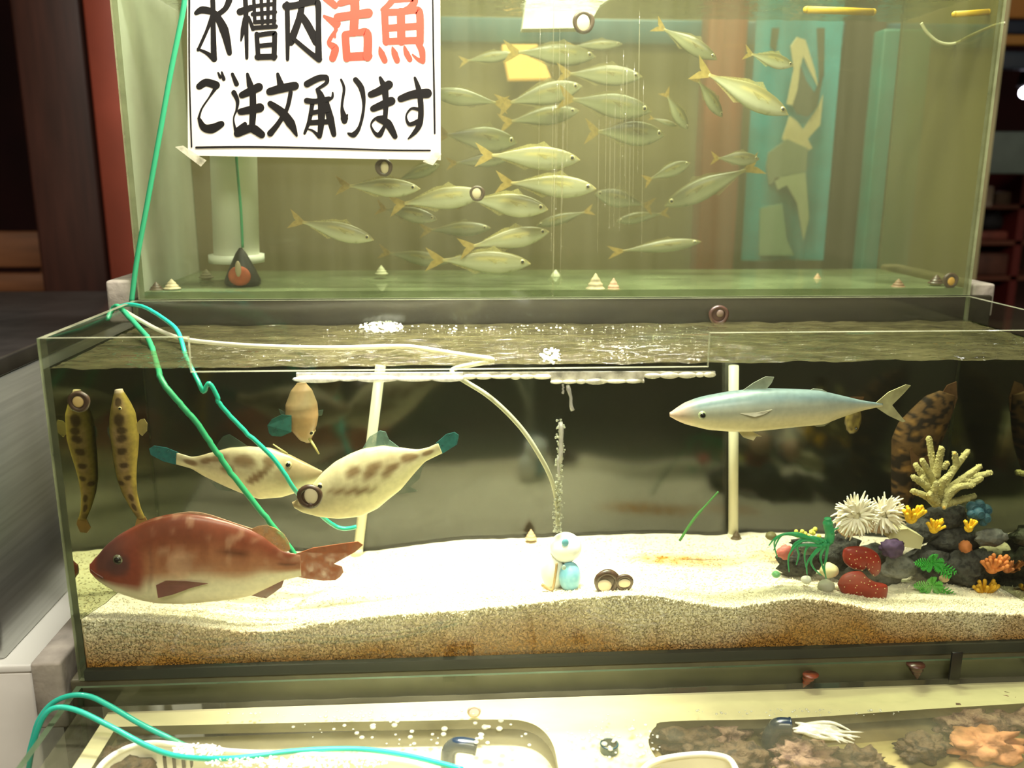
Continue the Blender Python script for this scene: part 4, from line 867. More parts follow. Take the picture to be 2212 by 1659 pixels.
SCH = [  # nose px, tail-base px, depth, height ratio, label
 (1253,346,1062,336,.335,1.0,'bright horse mackerel with a clear dark eye, just right of the lower sign corner'),
 (1285,408,1105,396,.37,1.0,'horse mackerel just below and right of the brightest one, facing right'),
 (1437,292,1290,285,.43,1.35,'deep-bodied pale horse mackerel right of the middle, above the pale runs of water'),
 (1405,242,1238,214,.42,1.15,'long silvery horse mackerel heading down to the right in the upper middle'),
 (1290,120,1118,116,.52,1.0,'dark-tailed horse mackerel in front of the glowing lamp'),
 (1385,168,1232,158,.50,1.05,'faint horse mackerel close under the blue rail, behind the long silvery one'),
 (1258,186,1102,222,.46,1.15,'horse mackerel slanting up to the right under the glowing lamp'),
 (1250,240,1105,262,.50,1.05,'dim horse mackerel just under the slanting one below the lamp'),
 (930,200,1072,222,.40,1.0,'horse mackerel facing left, its head hidden by the right edge of the sign'),
 (1118,308,965,292,.43,1.3,'pale deep-bodied horse mackerel beside the lower right corner of the sign'),
 (1100,344,985,352,.44,.9,'horse mackerel mostly hidden behind the brightest one, only its yellow tail clear'),
 (908,408,752,402,.36,1.0,'yellow-backed horse mackerel below the right part of the sign'),
 (1046,418,872,440,.37,1.05,'horse mackerel touching the snail on the glass, head up to the right'),
 (1182,452,1020,432,.36,1.15,'white-bellied horse mackerel right of the snail, in the middle of the school'),
 (944,474,832,452,.39,1.1,'small horse mackerel tucked under the yellow-backed one'),
 (1160,488,1262,458,.45,.85,'small greenish horse mackerel facing left below the white-bellied one'),
 (808,518,652,480,.345,1.0,'leftmost horse mackerel of the front fish, heading down to the right'),
 (1188,502,1022,530,.36,1.0,'horse mackerel nosing up, second from the bottom of the front fish'),
 (1146,570,955,562,.35,1.0,'bright white horse mackerel, lowest of the school'),
 (1060,492,930,498,.46,.9,'shadowy horse mackerel in the dark gap between the front fish'),
 (968,566,840,548,.48,.9,'faint horse mackerel left of the lowest white one'),
 (950,356,862,388,.47,1.1,'faint horse mackerel right under the lower right part of the sign'),
 (1545,130,1437,62,.40,1.0,'horse mackerel diving from the top with its forked tail up'),
 (1716,142,1622,118,.38,1.2,'small dark horse mackerel crossing the turquoise banner'),
 (1704,248,1530,162,.37,1.0,'large horse mackerel slanting down to the right over the edge of the turquoise banner'),
 (1562,252,1508,178,.40,1.2,'short horse mackerel seen end on, tucked behind the large slanting one near the banner'),
 (1485,280,1442,208,.44,1.3,'small horse mackerel diving beside the brown post'),
 (1462,272,1412,256,.47,.8,'tiny silver horse mackerel left of the brown post'),
 (1640,344,1552,342,.42,1.25,'bluish horse mackerel over the lower left of the turquoise banner'),
 (1440,445,1606,368,.46,1.0,'blurred green horse mackerel crossing the brown post on a slant'),
 (1492,352,1405,386,.44,1.2,'yellow-tailed horse mackerel left of the brown post, rising to the right'),
 (1285,418,1392,442,.49,1.3,'blurred horse mackerel facing left in the middle right of the tank'),
 (1515,522,1345,542,.43,.62,'thin pale horse mackerel low beside the brown post'),
 (1330,478,1430,462,.53,.9,'very faint horse mackerel deep behind the pale runs of water'),
 (1110,118,1010,130,.54,.9,'faint horse mackerel left of the glowing lamp'),
 (1345,95,1240,100,.55,.8,'faint horse mackerel right under the blue rail'),
]
for i, (nx, ny, tx, ty, Y, hr, lab) in enumerate(SCH):
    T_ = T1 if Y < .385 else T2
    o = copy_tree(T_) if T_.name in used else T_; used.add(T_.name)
    p = at(nx, ny, Y=Y); q = at(tx, ty, Y=Y); d = q-p; Ln = math.hypot(d[0], d[2]); yw = random.uniform(-.25, .25) if i else 0.
    Ln /= math.cos(yw)
    m_ = (p+q)/2; o.location = m_
    ang = math.atan2(d[2], abs(d[0]))
    if d[0] > 0: o.rotation_euler = (0, -ang, yw)       # nose to the left
    else: o.rotation_euler = (0, -ang, math.pi+yw)
    o.scale = (Ln, Ln*(.9 if hr < 1.1 else .8), Ln*hr*(1.0))
    tag(o, lab, 'fish', 'school of horse mackerel in the upper tank')
# ------------------------------------------------------------------ coral ornaments on the sand
S2 = lambda X, Y_: (1640+X*.25859, 920+Y_*.25859)
def w2(X, Y_, Y): return at(*S2(X, Y_), Y=Y)
m_rock = pm('speckled_rock', (78, 76, 70), .85, var=.5, vs=140, col2=(28, 27, 25), bump=1., bs=120)
m_rockl = pm('grey_rock', (140, 138, 130), .85, var=.5, vs=120, col2=(84, 84, 80), bump=1., bs=110)
def rocks(lst, mat, parent, Y0):
    mb = MB()
    for i, (X, Y_, rx, ry, dy) in enumerate(lst):
        k = .25859*mpp(Y0+dy); mb.lump(w2(X, Y_, Y0+dy), (rx*k, min(rx, ry)*k*.8, ry*k), .35, 2.2, i*3+X*.01)
    return mb.build('rock', mat, parent)
YO = .135
orn = empty('coral_ornament', w2(1600, 1350, YO), 'right coral ornament of dark rock topped by a pale branching coral', 'aquarium ornament')
rocks([(1420, 1150, 240, 150, 0), (1640, 960, 250, 130, .01), (1350, 880, 150, 110, .01), (1850, 1160, 170, 150, -.005), (1560, 760, 180, 120, .015), (1800, 1330, 160, 170, 0), (1500, 1320, 180, 110, 0), (1700, 1180, 170, 170, -.01)], m_rock, orn, YO)
rocks([(1940, 930, 150, 80, -.02), (1160, 1180, 150, 110, -.015)], m_rockl, orn, YO)
# branching coral
m_cor = pm('pale_coral', (178, 168, 112), .8, var=.25, vs=70, bump=.8, bs=160, sss=.1)
k2 = .25859*mpp(YO)
br = [[(1510,660,0),(1495,520,0),(1450,300,.004),(1418,105,.006)], [(1475,420,0),(1500,300,-.004),(1522,190,-.008)], [(1510,560,0),(1600,400,.002),(1740,215,.004)], [(1650,330,.003),(1632,230,.0)], [(1540,560,-.004),(1690,450,-.008),(1840,342,-.012)], [(1560,590,.006),(1750,450,.01),(1930,392,.012)], [(1540,640,-.008),(1640,520,-.016),(1775,496,-.022)], [(1470,500,-.003),(1420,400,-.008),(1362,290,-.01)], [(1470,560,.004),(1390,450,.008),(1308,328,.012)], [(1470,580,-.006),(1390,500,-.014),(1292,430,-.018)], [(1470,650,-.008),(1400,590,-.02),(1288,545,-.024)], [(1560,650,0),(1680,620,.006),(1795,588,.008)], [(1500,600,-.012),(1530,470,-.026),(1600,405,-.03)], [(1470,640,-.014),(1460,560,-.03),(1480,480,-.036)], [(1700,440,-.008),(1780,470,-.014),(1850,440,-.018)], [(1480,640,-.02),(1440,600,-.03),(1425,570,-.034)], [(1380,430,-.01),(1330,470,-.012)], [(1560,620,-.02),(1545,680,-.03)], [(1540,350,.002),(1570,310,.0)]]
mb = MB(); rr = random.Random(3)
for b in br:
    P = [w2(x, y, YO+d) for x, y, d in b]; C_ = catmull(P, 8); n = len(C_)
    R = [k2*(38-14*i/(n-1))*(1 if len(b) > 2 else .85) for i in range(n)]; mb.tube(C_, R, 10); mb.ball(C_[-1], R[-1]*1.02, 0, None, 10, 7)
    for i in range(2, n):
        for _ in range(5):
            v = np.array([rr.gauss(0, 1) for _ in range(3)]); v /= np.linalg.norm(v); mb.ball(C_[i]+v*R[i]*.92, k2*rr.uniform(6, 11), 0, None, 6, 5)
mb.build('branch_coral', m_cor, orn)
mb = MB()
for b in br: mb.ball(w2(b[-1][0], b[-1][1], YO+b[-1][2]-.001), k2*15, 0, None, 8, 6)
mb.build('coral_tips', pm('orange_tips', (222, 178, 84), .7, var=.2), orn)
def polyp(X, Y_, r, dy, parent, mat, n=13, name='polyp', lab=None, up=.6, seed=0):
    rr = random.Random(seed); mb = MB(); c = w2(X, Y_+r*.5, YO+dy); R = r*k2
    mb.ball(c, (R*.55, R*.5, R*.55), 0, None, 12, 8)
    for i in range(n):
        a = 6.283*i/n+rr.uniform(-.2, .2); e = rr.uniform(.25, 1.1)
        d = np.array([math.cos(a)*math.cos(e), -abs(math.sin(a))*.5*math.cos(e)-.1, math.sin(e)*up+.25*math.sin(a)+.3]); d /= np.linalg.norm(d)
        q = c+d*R*rr.uniform(1.05, 1.35); md = c+d*R*.6+np.array([0, 0, -.1*R]); mb.tube(catmull([c, md, q+np.array([0, 0, .12*R])], 4), [R*.2]*5+[R*.16]*4, 7); mb.ball(q+np.array([0, 0, .12*R]), R*.17, 0, None, 7, 5)
    o = mb.build(name, mat, parent)
    if lab: o['label'] = lab
    return o
m_yp = pm('yellow_polyp', (246, 196, 34), .5, var=.12, vs=200)
polyp(1270, 720, 96, -.035, orn, m_yp, 15, lab='largest yellow polyp', seed=1); polyp(1460, 820, 78, -.04, orn, m_yp, 12, lab='middle yellow polyp', seed=2); polyp(1750, 820, 68, -.04, orn, m_yp, 11, lab='right yellow polyp', seed=3)
polyp(1880, 1340, 105, -.03, orn, pm('mustard_polyp', (206, 156, 22), .6, var=.2, vs=120), 16, lab='mustard polyp low at the right', seed=4)
polyp(1945, 1125, 110, -.035, orn, pm('orange_polyp', (214, 128, 62), .6, var=.2, vs=120), 18, lab='feathery orange polyp', up=.3, seed=5)
polyp(2070, 1150, 80, -.028, orn, pm('orange_polyp_dull', (196, 120, 66), .6, var=.2), 12, lab='dull orange polyp', up=.3, seed=6)
MB().lump(w2(1722, 1010, YO-.032), 54*k2, .2, 3, 4).build('knob', pm('orange_knob', (190, 112, 58), .7, var=.2), orn)
# blue cup coral
mb = MB(); m_bl = pm('blue_coral', (42, 84, 100), .6, var=.25, vs=80)
for (X, Y_, r, d) in [(1780, 680, 52, 0), (1840, 660, 48, .004), (1895, 700, 50, .006), (1830, 730, 55, -.008), (1890, 770, 46, -.004), (1775, 735, 40, -.006), (1865, 800, 40, -.002)]:
    c = w2(X, Y_, YO-.018+d); mb.ball(c, r*k2, 0, None, 12, 8)
    ring = [c+np.array([math.cos(a)*r*k2*.55, -r*k2*.78, math.sin(a)*r*k2*.55]) for a in np.linspace(0, 6.283, 13)]; mb.tube(ring, r*k2*.16, 6, cap=False)
mb.build('blue_coral', m_bl, orn)
def leaf(mb, base, tip, wd, dy=0):
    b = w2(*base, YO+dy); t = w2(*tip, YO+dy-.004); d = t-b; n = 8; L_ = np.linalg.norm(d); u = d/L_; s = np.cross(u, [0, 1, 0]); s /= np.linalg.norm(s)
    for sg_ in (-1, 1):
        for i in range(1, n):
            p = b+d*i/n; l = wd*k2*math.sin(math.pi*(i+.6)/(n+1)); q = p+s*sg_*l+u*l*.5+np.array([0, -.002*i/n, 0])
            mb.tube([p, (p+q)/2+np.array([0, -.001, .0]), q], [.0008, .0012, .0004], 6)
    mb.tube([b, t], [.0012, .0005], 6)
for (cx, cyy, nm) in [(1450, 1140, 0), (1440, 1330, 1)]:
    mb = MB()
    for (dx, dyy) in [(-160, 0), (-110, 40), (0, -70), (90, 0), (200, 90), (150, 130), (-60, 60), (70, 60)]: leaf(mb, (cx, cyy), (cx+dx, cyy+dyy), 46, -.045)
    mb.build('green_leaves', pm('leaf_green%d' % nm, (54, 166, 56) if nm == 0 else (80, 160, 58), .5, var=.2), orn)
MB().lump(w2(1545, 1275, YO-.04), (45*k2, 30*k2, 34*k2), .2, 2, 9).build('pink_stone', pm('pinkish', (206, 176, 140), .7), orn)
# left ornament
YL = .12
orl = empty('coral_ornament', w2(600, 1250, YL), 'left coral ornament of dark rock with green strands and red disc corals', 'aquarium ornament')
rocks([(330, 1130, 200, 140, 0), (560, 1090, 180, 130, .01), (720, 1030, 130, 150, .015), (800, 1230, 200, 170, .01), (960, 1090, 150, 110, .015), (1050, 1260, 150, 140, .01), (440, 980, 180, 60, .012)], m_rock, orl, YL)
MB().lump(w2(430, 1020, YL-.026), (95*k2, 30*k2, 60*k2), .3, 3, 14).build('pale_rock', m_rockl, orl)
m_rd = pm('red_disc', (150, 36, 20), .5, var=.15, vs=60, coat=.2)
def disc(pts, Y, name, par, depth=.012):
    mb = MB(); P = catmull([w2(x, y, Y) for x, y in pts+[pts[0]]], 5)[:-1]; c = sum(P)/len(P); n = len(P); V = []; F = []
    for j, (s_, dy) in enumerate([(.2, -.0050), (.6, -.0042), (.9, -.0018), (1., .001), (1.0, .003), (.8, depth)]):
        V += [c+(p-c)*s_+np.array([0, dy, 0]) for p in P]
    for j in range(5): F += [(j*n+i, j*n+(i+1) % n, (j+1)*n+(i+1) % n, (j+1)*n+i) for i in range(n)]
    F += [tuple(range(n)), tuple(5*n+i for i in range(n))]
    o = mb.add(V, F).build(name, m_rd, par); dm = MB()
    for i in range(0, n, 5):
        for s_ in (.45, .78): q = c+(P[i]-c)*s_; dm.ball(q+np.array([random.uniform(-.002, .002), -.0046 if s_ < .6 else -.0032, random.uniform(-.002, .002)]), .0008, 0, None, 6, 5)
    dm.build('white_speck', pm('speck', (236, 206, 150), .6), o); return o
disc([(700,1090),(720,1030),(800,1012),(900,1020),(980,1060),(1020,1130),(1015,1220),(970,1262),(930,1230),(905,1170),(860,1210),(780,1195),(720,1150)], YL-.040, 'red_disc_coral', orl)
disc([(660,1330),(700,1260),(780,1225),(860,1225),(920,1280),(1000,1320),(1075,1340),(1065,1440),(1020,1500),(920,1490),(800,1430),(700,1400)], YL-.055, 'red_disc_coral', orl)
MB().lump(w2(1110, 1020, YL-.025), (105*k2, 60*k2, 80*k2), .4, 2.4, 21).build('purple_coral', pm('purple_coral', (84, 62, 96), .7, var=.3, vs=120, bump=.6), orl)
MB().lump(w2(215, 1055, YL-.03), (65*k2, 40*k2, 60*k2), .4, 3, 23).build('pink_coral', pm('pink_coral', (196, 104, 96), .6, var=.2), orl)
mb = MB(); 
for i in range(22): mb.ball(w2(330+random.uniform(-25, 190), 905+random.gauss(0, 22), YL+random.uniform(-.01, .01)), k2*random.uniform(12, 22), 0, None, 8, 6)
mb.build('lime_beads', pm('lime_beads', (220, 214, 96), .5), orl)
# pale stones near the ornaments
mb = MB().poly([w2(x, y, YO-.02) for x, y in [(1110,870),(1240,860),(1375,935),(1350,1030),(1200,1010),(1080,940)]], (0, .02, 0)); tag(mb.build('pale_stone', pm('cream_stone', (214, 204, 160), .7, var=.1)), 'cream slab of stone leaning between the anemones and the right coral ornament', 'stone')
def pebble(X, Y_, r, Y, mat, lab): return tag(MB().lump(w2(X, Y_, Y), (r*k2, r*k2*.9, r*k2*.8), .12, 1.5, X*.1).build('pebble', mat), lab, 'stone')
m_wp = pm('white_pebble', (226, 224, 214), .5, var=.06)
pebble(392, 1285, 44, .075, m_wp, 'small white pebble in front of the left coral ornament'); pebble(560, 1340, 70, .065, pm('grey_pebble', (176, 172, 156), .6, var=.15), 'grey rounded pebble below the ends of the green strands')
pebble(585, 1205, 78, .085, pm('cream_pebble', (228, 214, 164), .6, var=.08), 'cream upright pebble behind the long green strands'); pebble(140, 1240, 36, .075, pm('green_pebble', (120, 190, 130), .4), 'pale green glassy pebble at the left foot of the left coral ornament')
pebble(100, 920, 50, .17, pm('olive_pebble', (104, 96, 60), .6), 'olive stone half buried behind the left coral ornament')
# green plastic strands (squid-shaped lure)
lu = empty('green_lure', w2(570, 900, .07), 'green rubber lure with long strands draped over the left coral ornament', 'lure')
m_lu = fin_mat('green_rubber', (56, 170, 112), .85, .15, 60)
MB().tube(catmull([w2(x, y, .072) for x, y in [(572, 770), (575, 830), (590, 900), (580, 960), (545, 1000)]], 6), [.0040, .0048, .0042, .0052, .0064, .0066, .006] + [.0062]*12 + [.005]*6, 10).build('head', m_lu, lu)
mb = MB()
st_ = [[(560,960),(460,1060),(400,1150),(400,1240)], [(555,980),(440,1100),(450,1180),(520,1250)], [(565,980),(515,1080),(525,1160),(560,1270)], [(575,980),(560,1100),(545,1180),(560,1290)], [(540,960),(430,930),(300,980),(260,1060)], [(520,970),(400,940),(200,910),(120,1040)], [(510,970),(360,960),(250,1080),(250,1220)], [(500,980),(330,900),(160,920),(80,1000)], [(530,1000),(330,1000),(330,1080),(310,1160)], [(600,900),(620,870),(665,850)], [(560,1000),(420,1000),(380,1070),(390,1180)], [(500,960),(250,900),(130,960),(150,1100)]]
for q in st_: 
    P = catmull([w2(x, y, .066+.012*i/4) for i, (x, y) in enumerate(q)], 8); mb.tube(P, list(np.linspace(.0024, .0007, len(P))), 7)
mb.build('strands', m_lu, lu)
# white anemones
def anem(X, Y_, R, Y, lab, seed, px_):
    rr = random.Random(seed); c = w2(X, Y_, Y); r = R*k2; t = empty('sea_anemone', c, lab, 'sea anemone', 'white sea anemones')
    MB().lump(c+np.array([0, .012, -.45*r]), (.52*r, .42*r, .62*r), .12, 2, seed).build('column', pm('pinkish_column%d' % seed, (226, 186, 150), .6, var=.12, sss=.1), t)
    MB().ball(c+np.array([0, .004, 0]), (.36*r, .25*r, .36*r)).build('oral_disc', pm('cream_disc%d' % seed, (246, 236, 200), .6), t)
    m = pm('white_tentacle%d' % seed, (255, 246, 228), .5, sss=.1); mp2 = pm('pink_tip%d' % seed, (220, 130, 130), .5)
    for i in range(84):
        a = 6.283*i*.381966; q = .25+.75*math.sqrt(i/84); el = (1-q)*1.3+rr.uniform(-.2, .2)
        d = np.array([math.cos(a)*math.cos(el), -math.sin(el)*.8-.1, math.sin(a)*math.cos(el)*.92]); d /= np.linalg.norm(d)
        L_ = r*(.62+.38*q)*rr.uniform(.85, 1.1); s0 = c+d*r*.25; s2 = c+d*L_+np.array([px_[0]*r*.12, 0, px_[1]*r*.12]); s1 = (s0+s2)/2+np.array([rr.gauss(0, .04), rr.gauss(0, .03), rr.gauss(.03, .05)])*r
        P = catmull([s0, s1, s2], 4); o = MB().tube(P, list(np.linspace(.095*r, .022*r, len(P))), 6).build('tentacle', m, t)
anem(800, 740, 225, .095, 'left white sea anemone with pink tentacle tips, above the red disc corals', 1, (-.6, .3)); anem(1035, 735, 200, .115, 'right white sea anemone beside the largest yellow polyp', 2, (.4, .4))

# bubbler ornament
YB_ = .075; bb = empty('bubbler', at(1218, 1235, Y=YB_), 'white and blue domed bubbler ornament at the end of the clear air tube', 'aquarium ornament'); mB = mpp(YB_)
def dome(px, py, rx, ry, Y, d=1.): c = at(px, py, Y=Y); return MB().ball(c, (rx*mB, rx*mB*d, ry*mB), 0, None, 24, 16)
dome(1222, 1182, 36, 34, YB_).build('dome', pm('white_glaze', (250, 250, 246), .25, coat=.5), bb)
dome(1221, 1172, 8, 9, YB_-.0165, .5).build('eye', pm('blue_eye', (110, 176, 196), .3), bb)
dome(1231, 1246, 25, 36, YB_-.012).build('belly', pm('sky_blue_glaze', (122, 190, 222), .3, coat=.4, var=.12, vs=60, col2=(150, 206, 226)), bb)
dome(1218, 1226, 5, 6, YB_-.0285, .5).build('button', pm('grey_button', (170, 190, 180), .4), bb)
dome(1196, 1232, 30, 46, YB_+.004).build('side_shell', pm('white_glaze2', (248, 246, 236), .3, coat=.3), bb)
MB().tube(catmull([at(x, y, Y=YB_-.017) for x, y in [(1203,1216),(1200,1240),(1194,1272),(1184,1272),(1171,1262)]], 5), [.0008]+[.0016]*10+[.0020]*10, 8).build('flap', pm('tan_flap', (168, 140, 96), .6), bb)

# ------------------------------------------------------------------ snails
m_sh = pm('snail_shell', (74, 52, 40), .4, var=.4, vs=90, coat=.3); m_ft = pm('snail_foot', (226, 206, 178), .5, sss=.1); m_shp = pm('pale_shell', (196, 176, 146), .6, var=.35, vs=90); m_red_sh = pm('red_brown_shell', (112, 52, 30), .4, var=.4, vs=80, coat=.4)
def snail(px, py, Y, r, lab, foot=(0, 0, .55, .62), shell=m_sh, tilt=0., footm=None, grp='sea snails'):
    """snail clinging to glass: rim ring and pale foot face the camera, the coiled cone points away"""
    c = at(px, py, Y=Y); R = r*mpp(Y); t = empty('sea_snail', c, lab, 'snail', grp)
    V = []; F = []; S = 20; pr_ = [(.62, -.05), (.80, -.16), (.98, -.05), (1.0, .12), (.86, .45), (.66, .62), (.60, .72), (.36, .95), (.30, 1.02), (.06, 1.25)]
    for (q, z) in pr_:
        for k in range(S):
            a = 6.2832*k/S; V.append(c+np.array([R*q*math.cos(a)*(1+.04*math.sin(a*3)), R*z*.95, R*q*math.sin(a)]) + np.array([tilt*R*z*.5, 0, .25*R*z*tilt]))
    for i in range(len(pr_)-1):
        for k in range(S): F.append((i*S+k, i*S+(k+1) % S, (i+1)*S+(k+1) % S, (i+1)*S+k))
    F.append(tuple((len(pr_)-1)*S+k for k in range(S)))
    MB().add(V, F).ball(c+np.array([0, .12*R, 0]), (.78*R, .1*R, .78*R)).build('shell', shell, t)
    MB().ball(c+np.array([foot[0]*R, -.02*R, foot[1]*R]), (foot[2]*R, .15*R, foot[3]*R)).build('foot', footm or m_ft, t); return t
def cone_snail(px, py, Y, r, lab, shell, h=1.7, lean=(0, 0), grp='sea snails', up=1, foot=True):
    c = at(px, py, Y=Y); R = r*mpp(Y); t = empty('sea_snail', c, lab, 'snail', grp); V = []; F = []; S = 18; n = 15
    for i in range(n):
        u = i/(n-1); q = (1-u)**.85*(1+.10*math.sin(u*22))+.02; z = u*h*R
        for k in range(S): a = 6.2832*k/S; V.append(c+np.array([R*q*math.cos(a)+lean[0]*z, R*q*math.sin(a)*.9+lean[1]*z, up*z]))
    for i in range(n-1):
        for k in range(S): F.append((i*S+k, i*S+(k+1) % S, (i+1)*S+(k+1) % S, (i+1)*S+k))
    F += [tuple(range(S)), tuple((n-1)*S+k for k in range(S))]
    MB().add(V, F).build('shell', shell, t)
    if foot: MB().ball(c+np.array([0, 0, -.04*R*up]), (.8*R, .7*R, .18*R)).build('foot', m_ft, t); return t
snail(170, 868, .010, 23, 'dark snail on the glass at the upper left corner of the middle tank', (-.05, .0, .50, .52), footm=pm('tan_foot', (206, 172, 116), .5))
s_ = snail(669, 1073, .010, 28, 'large dark-ringed snail on the front glass between the filefish and the snapper', (.12, .1, .54, .70)); c = at(671, 1092, Y=.0075); MB().ball(c, (.0028, .0012, .0028)).build('siphon', m_sh, s_)
snail(829, 362, UY0+.010, 18, 'snail on the upper tank glass just below the sign', (.1, 0, .45, .68)); snail(1031, 418, UY0+.010, 16, 'snail on the upper tank glass amid the horse mackerel', (-.1, .05, .6, .75))
snail(1261, 48, UY0+.010, 22, 'snail near the waterline of the upper tank, right of the middle', (-.05, -.1, .6, .8)); snail(2054, 606, UY0+.010, 17, 'snail with an orange foot in the lower right corner of the upper tank', (.05, -.1, .5, .55), footm=pm('orange_foot', (216, 160, 70), .5))
ZS = UZ0+.0115
def on_floor(px, Y): 
    return Y
cone_snail(1286, 626, .335, 20, 'grey-beige pointed snail shell on the floor of the upper tank, left of a pair', m_shp, 1.75); cone_snail(1325, 628, .332, 15, 'pinkish pointed snail shell on the floor of the upper tank, right of a pair', pm('pink_shell', (216, 170, 146), .6, var=.3, vs=80), 1.8)
cone_snail(2022, 612, .35, 17, 'dark snail shell beside the orange-footed snail in the upper tank', m_sh, 1.1); cone_snail(1940, 620, .34, 15, 'dull brown snail shell on the upper tank floor, left of the two corner snails', pm('dull_shell', (130, 98, 74), .6, var=.3), 1.2)
cone_snail(1765, 608, .45, 11, 'small faded pink shell on the upper tank floor under the turquoise banner', pm('faded_shell', (176, 140, 108), .6), 1.6); cone_snail(1200, 606, .50, 16, 'bright whitish shell at the back of the upper tank floor', pm('white_shell', (236, 234, 206), .6), 1.4)
cone_snail(824, 592, .47, 13, 'pale shell on the upper tank floor beneath the yellow-backed fish', pm('pale_shell2', (190, 186, 150), .6), 1.4)
for (x, y, r, m_, lb) in [(338, 622, 14, m_sh, 'dark shell at the lower left corner of the upper tank'), (372, 620, 17, m_shp, 'beige shell at the lower left of the upper tank, right of a dark shell'), (446, 596, 15, pm('dim_shell', (120, 110, 78), .6), 'dim shell left of the black air stone')]:
    cone_snail(x, y+4, .345 if r != 15 else .46, r, lb, m_, 1.2)
snail(1311, 1258, .035, 30, 'larger of two dark snails side by side on the sand, seen from below', (-.22, -.28, .60, .52), tilt=.5); snail(1349, 1259, .033, 21, 'smaller of two dark snails side by side on the sand, right one', (.0, -.05, .72, .5))
cone_snail(1147, 1164, .265, 13, 'small pinkish shell on the sand at the back, left of the bubbler', pm('pink_shell2', (214, 178, 140), .6, var=.2), 1.8); cone_snail(1590, 1172, .262, 17, 'brown shell on the sand at the foot of the upright white pipe', pm('brown_shell', (92, 76, 54), .6, var=.3), 1.7); 
snail(1553, 681, .279, 22, 'dark snail above the waterline on the back glass of the middle tank', (.1, .2, .4, .4), footm=pm('wet_foot', (120, 104, 90), .2))
cone_snail(1752, 1456, -.004-.012, 18, 'red-brown pointed snail on the back rim of the bottom tank, left of two', m_red_sh, 2., (-.45, 0), up=-1, foot=False); cone_snail(1978, 1434, -.016, 21, 'dark brown pointed snail on the back rim of the bottom tank, right of two', pm('dark_brown_shell', (66, 36, 26), .35, coat=.5, var=.3), 2.0, (.2, 0), up=-1, foot=False)
snail(1024, 1538, -.055, 16, 'pinkish white snail at the water of the bottom tank near the middle', (.05, 0, .85, .7), m_shp, footm=pm('pink_white', (250, 226, 222), .4))

# ------------------------------------------------------------------ bottom tank contents
ZT = .766
def wz(px, py, Z=ZT): return at(px, py, Z=Z)
def rnd(loop, Z): return [np.array([p[0], p[1], Z]) for p in loop]
tr = empty('tray', (.6, -.14, ZT), 'cream plastic tray with two large rounded openings under the bottom tank water', 'tray')
m_cr = pm('cream_plastic', (216, 208, 174), .5, var=.12, vs=9); m_cre = pm('tray_edge', (104, 98, 72), .6, var=.2)
ye = -.292
h1 = [wz(250, 1570), wz(600, 1562), wz(900, 1557), wz(1080, 1554), wz(1140, 1560), wz(1175, 1580), wz(1196, 1612), wz(1206, 1659)]
h2 = [wz(1425, 1650), wz(1404, 1615), wz(1402, 1592), wz(1416, 1570), wz(1450, 1558), wz(1700, 1552), wz(2000, 1532), wz(2300, 1514)]
h1 = catmull(h1, 4); h2 = catmull(h2, 4); x1e = h1[-1][0]; x2e = h2[0][0]; x0 = .035; xe = 1.175
hole1 = [np.array([x0+.02, h1[0][1], ZT])]+rnd([p for p in h1 if p[0] > x0+.02], ZT)+[np.array([x1e, ye+.03, ZT]), np.array([x0+.02, ye+.03, ZT])]
hole2 = rnd([p for p in h2 if p[0] < xe-.02], ZT)+[np.array([xe-.02, [p for p in h2 if p[0] < xe-.02][-1][1], ZT]), np.array([xe-.02, ye+.03, ZT]), np.array([x2e, ye+.03, ZT])]
outer = [np.array([x0, -.0135, ZT]), np.array([xe, -.0135, ZT]), np.array([xe, ye, ZT]), np.array([x0, ye, ZT])]
loops = [outer, hole1, hole2]; V = [p for l in loops for p in l]; nV = len(V)
tri = tessellate_polygon([[Vector(p) for p in l] for l in loops]); th = .012
mb = MB().add(V, [tuple(t) for t in tri], 0, None, False).add([p-np.array([0, 0, th]) for p in V], [tuple(t) for t in tri], 0, None, False)
for l in loops:
    n = len(l); mb.add(list(l)+[p-np.array([0, 0, th]) for p in l], [(i, (i+1) % n, n+(i+1) % n, n+i) for i in range(n)], 1, None, False)
mb.build('plate', [m_cr, m_cre], tr, fixn=False)
for x in (x0+.004, xe-.012): MB().box((x, ye+.01, LZ0+.011), (x+.008, -.026, ZT-th)).build('leg', m_cr, tr)
tag(MB().bbox((.03, ye+.004, .722), (.63, -.016, .732), .002).build('base_board', pm('cream_board', (232, 226, 196), .5, var=.08)), 'bright cream board beneath the left opening of the tray', 'board')
tag(MB().bbox((.632, ye+.004, .722), (1.17, -.016, .732), .002).build('base_board', pm('olive_cream_board', (176, 160, 112), .5, var=.35, vs=14)), 'yellowish board beneath the right opening of the tray', 'board')
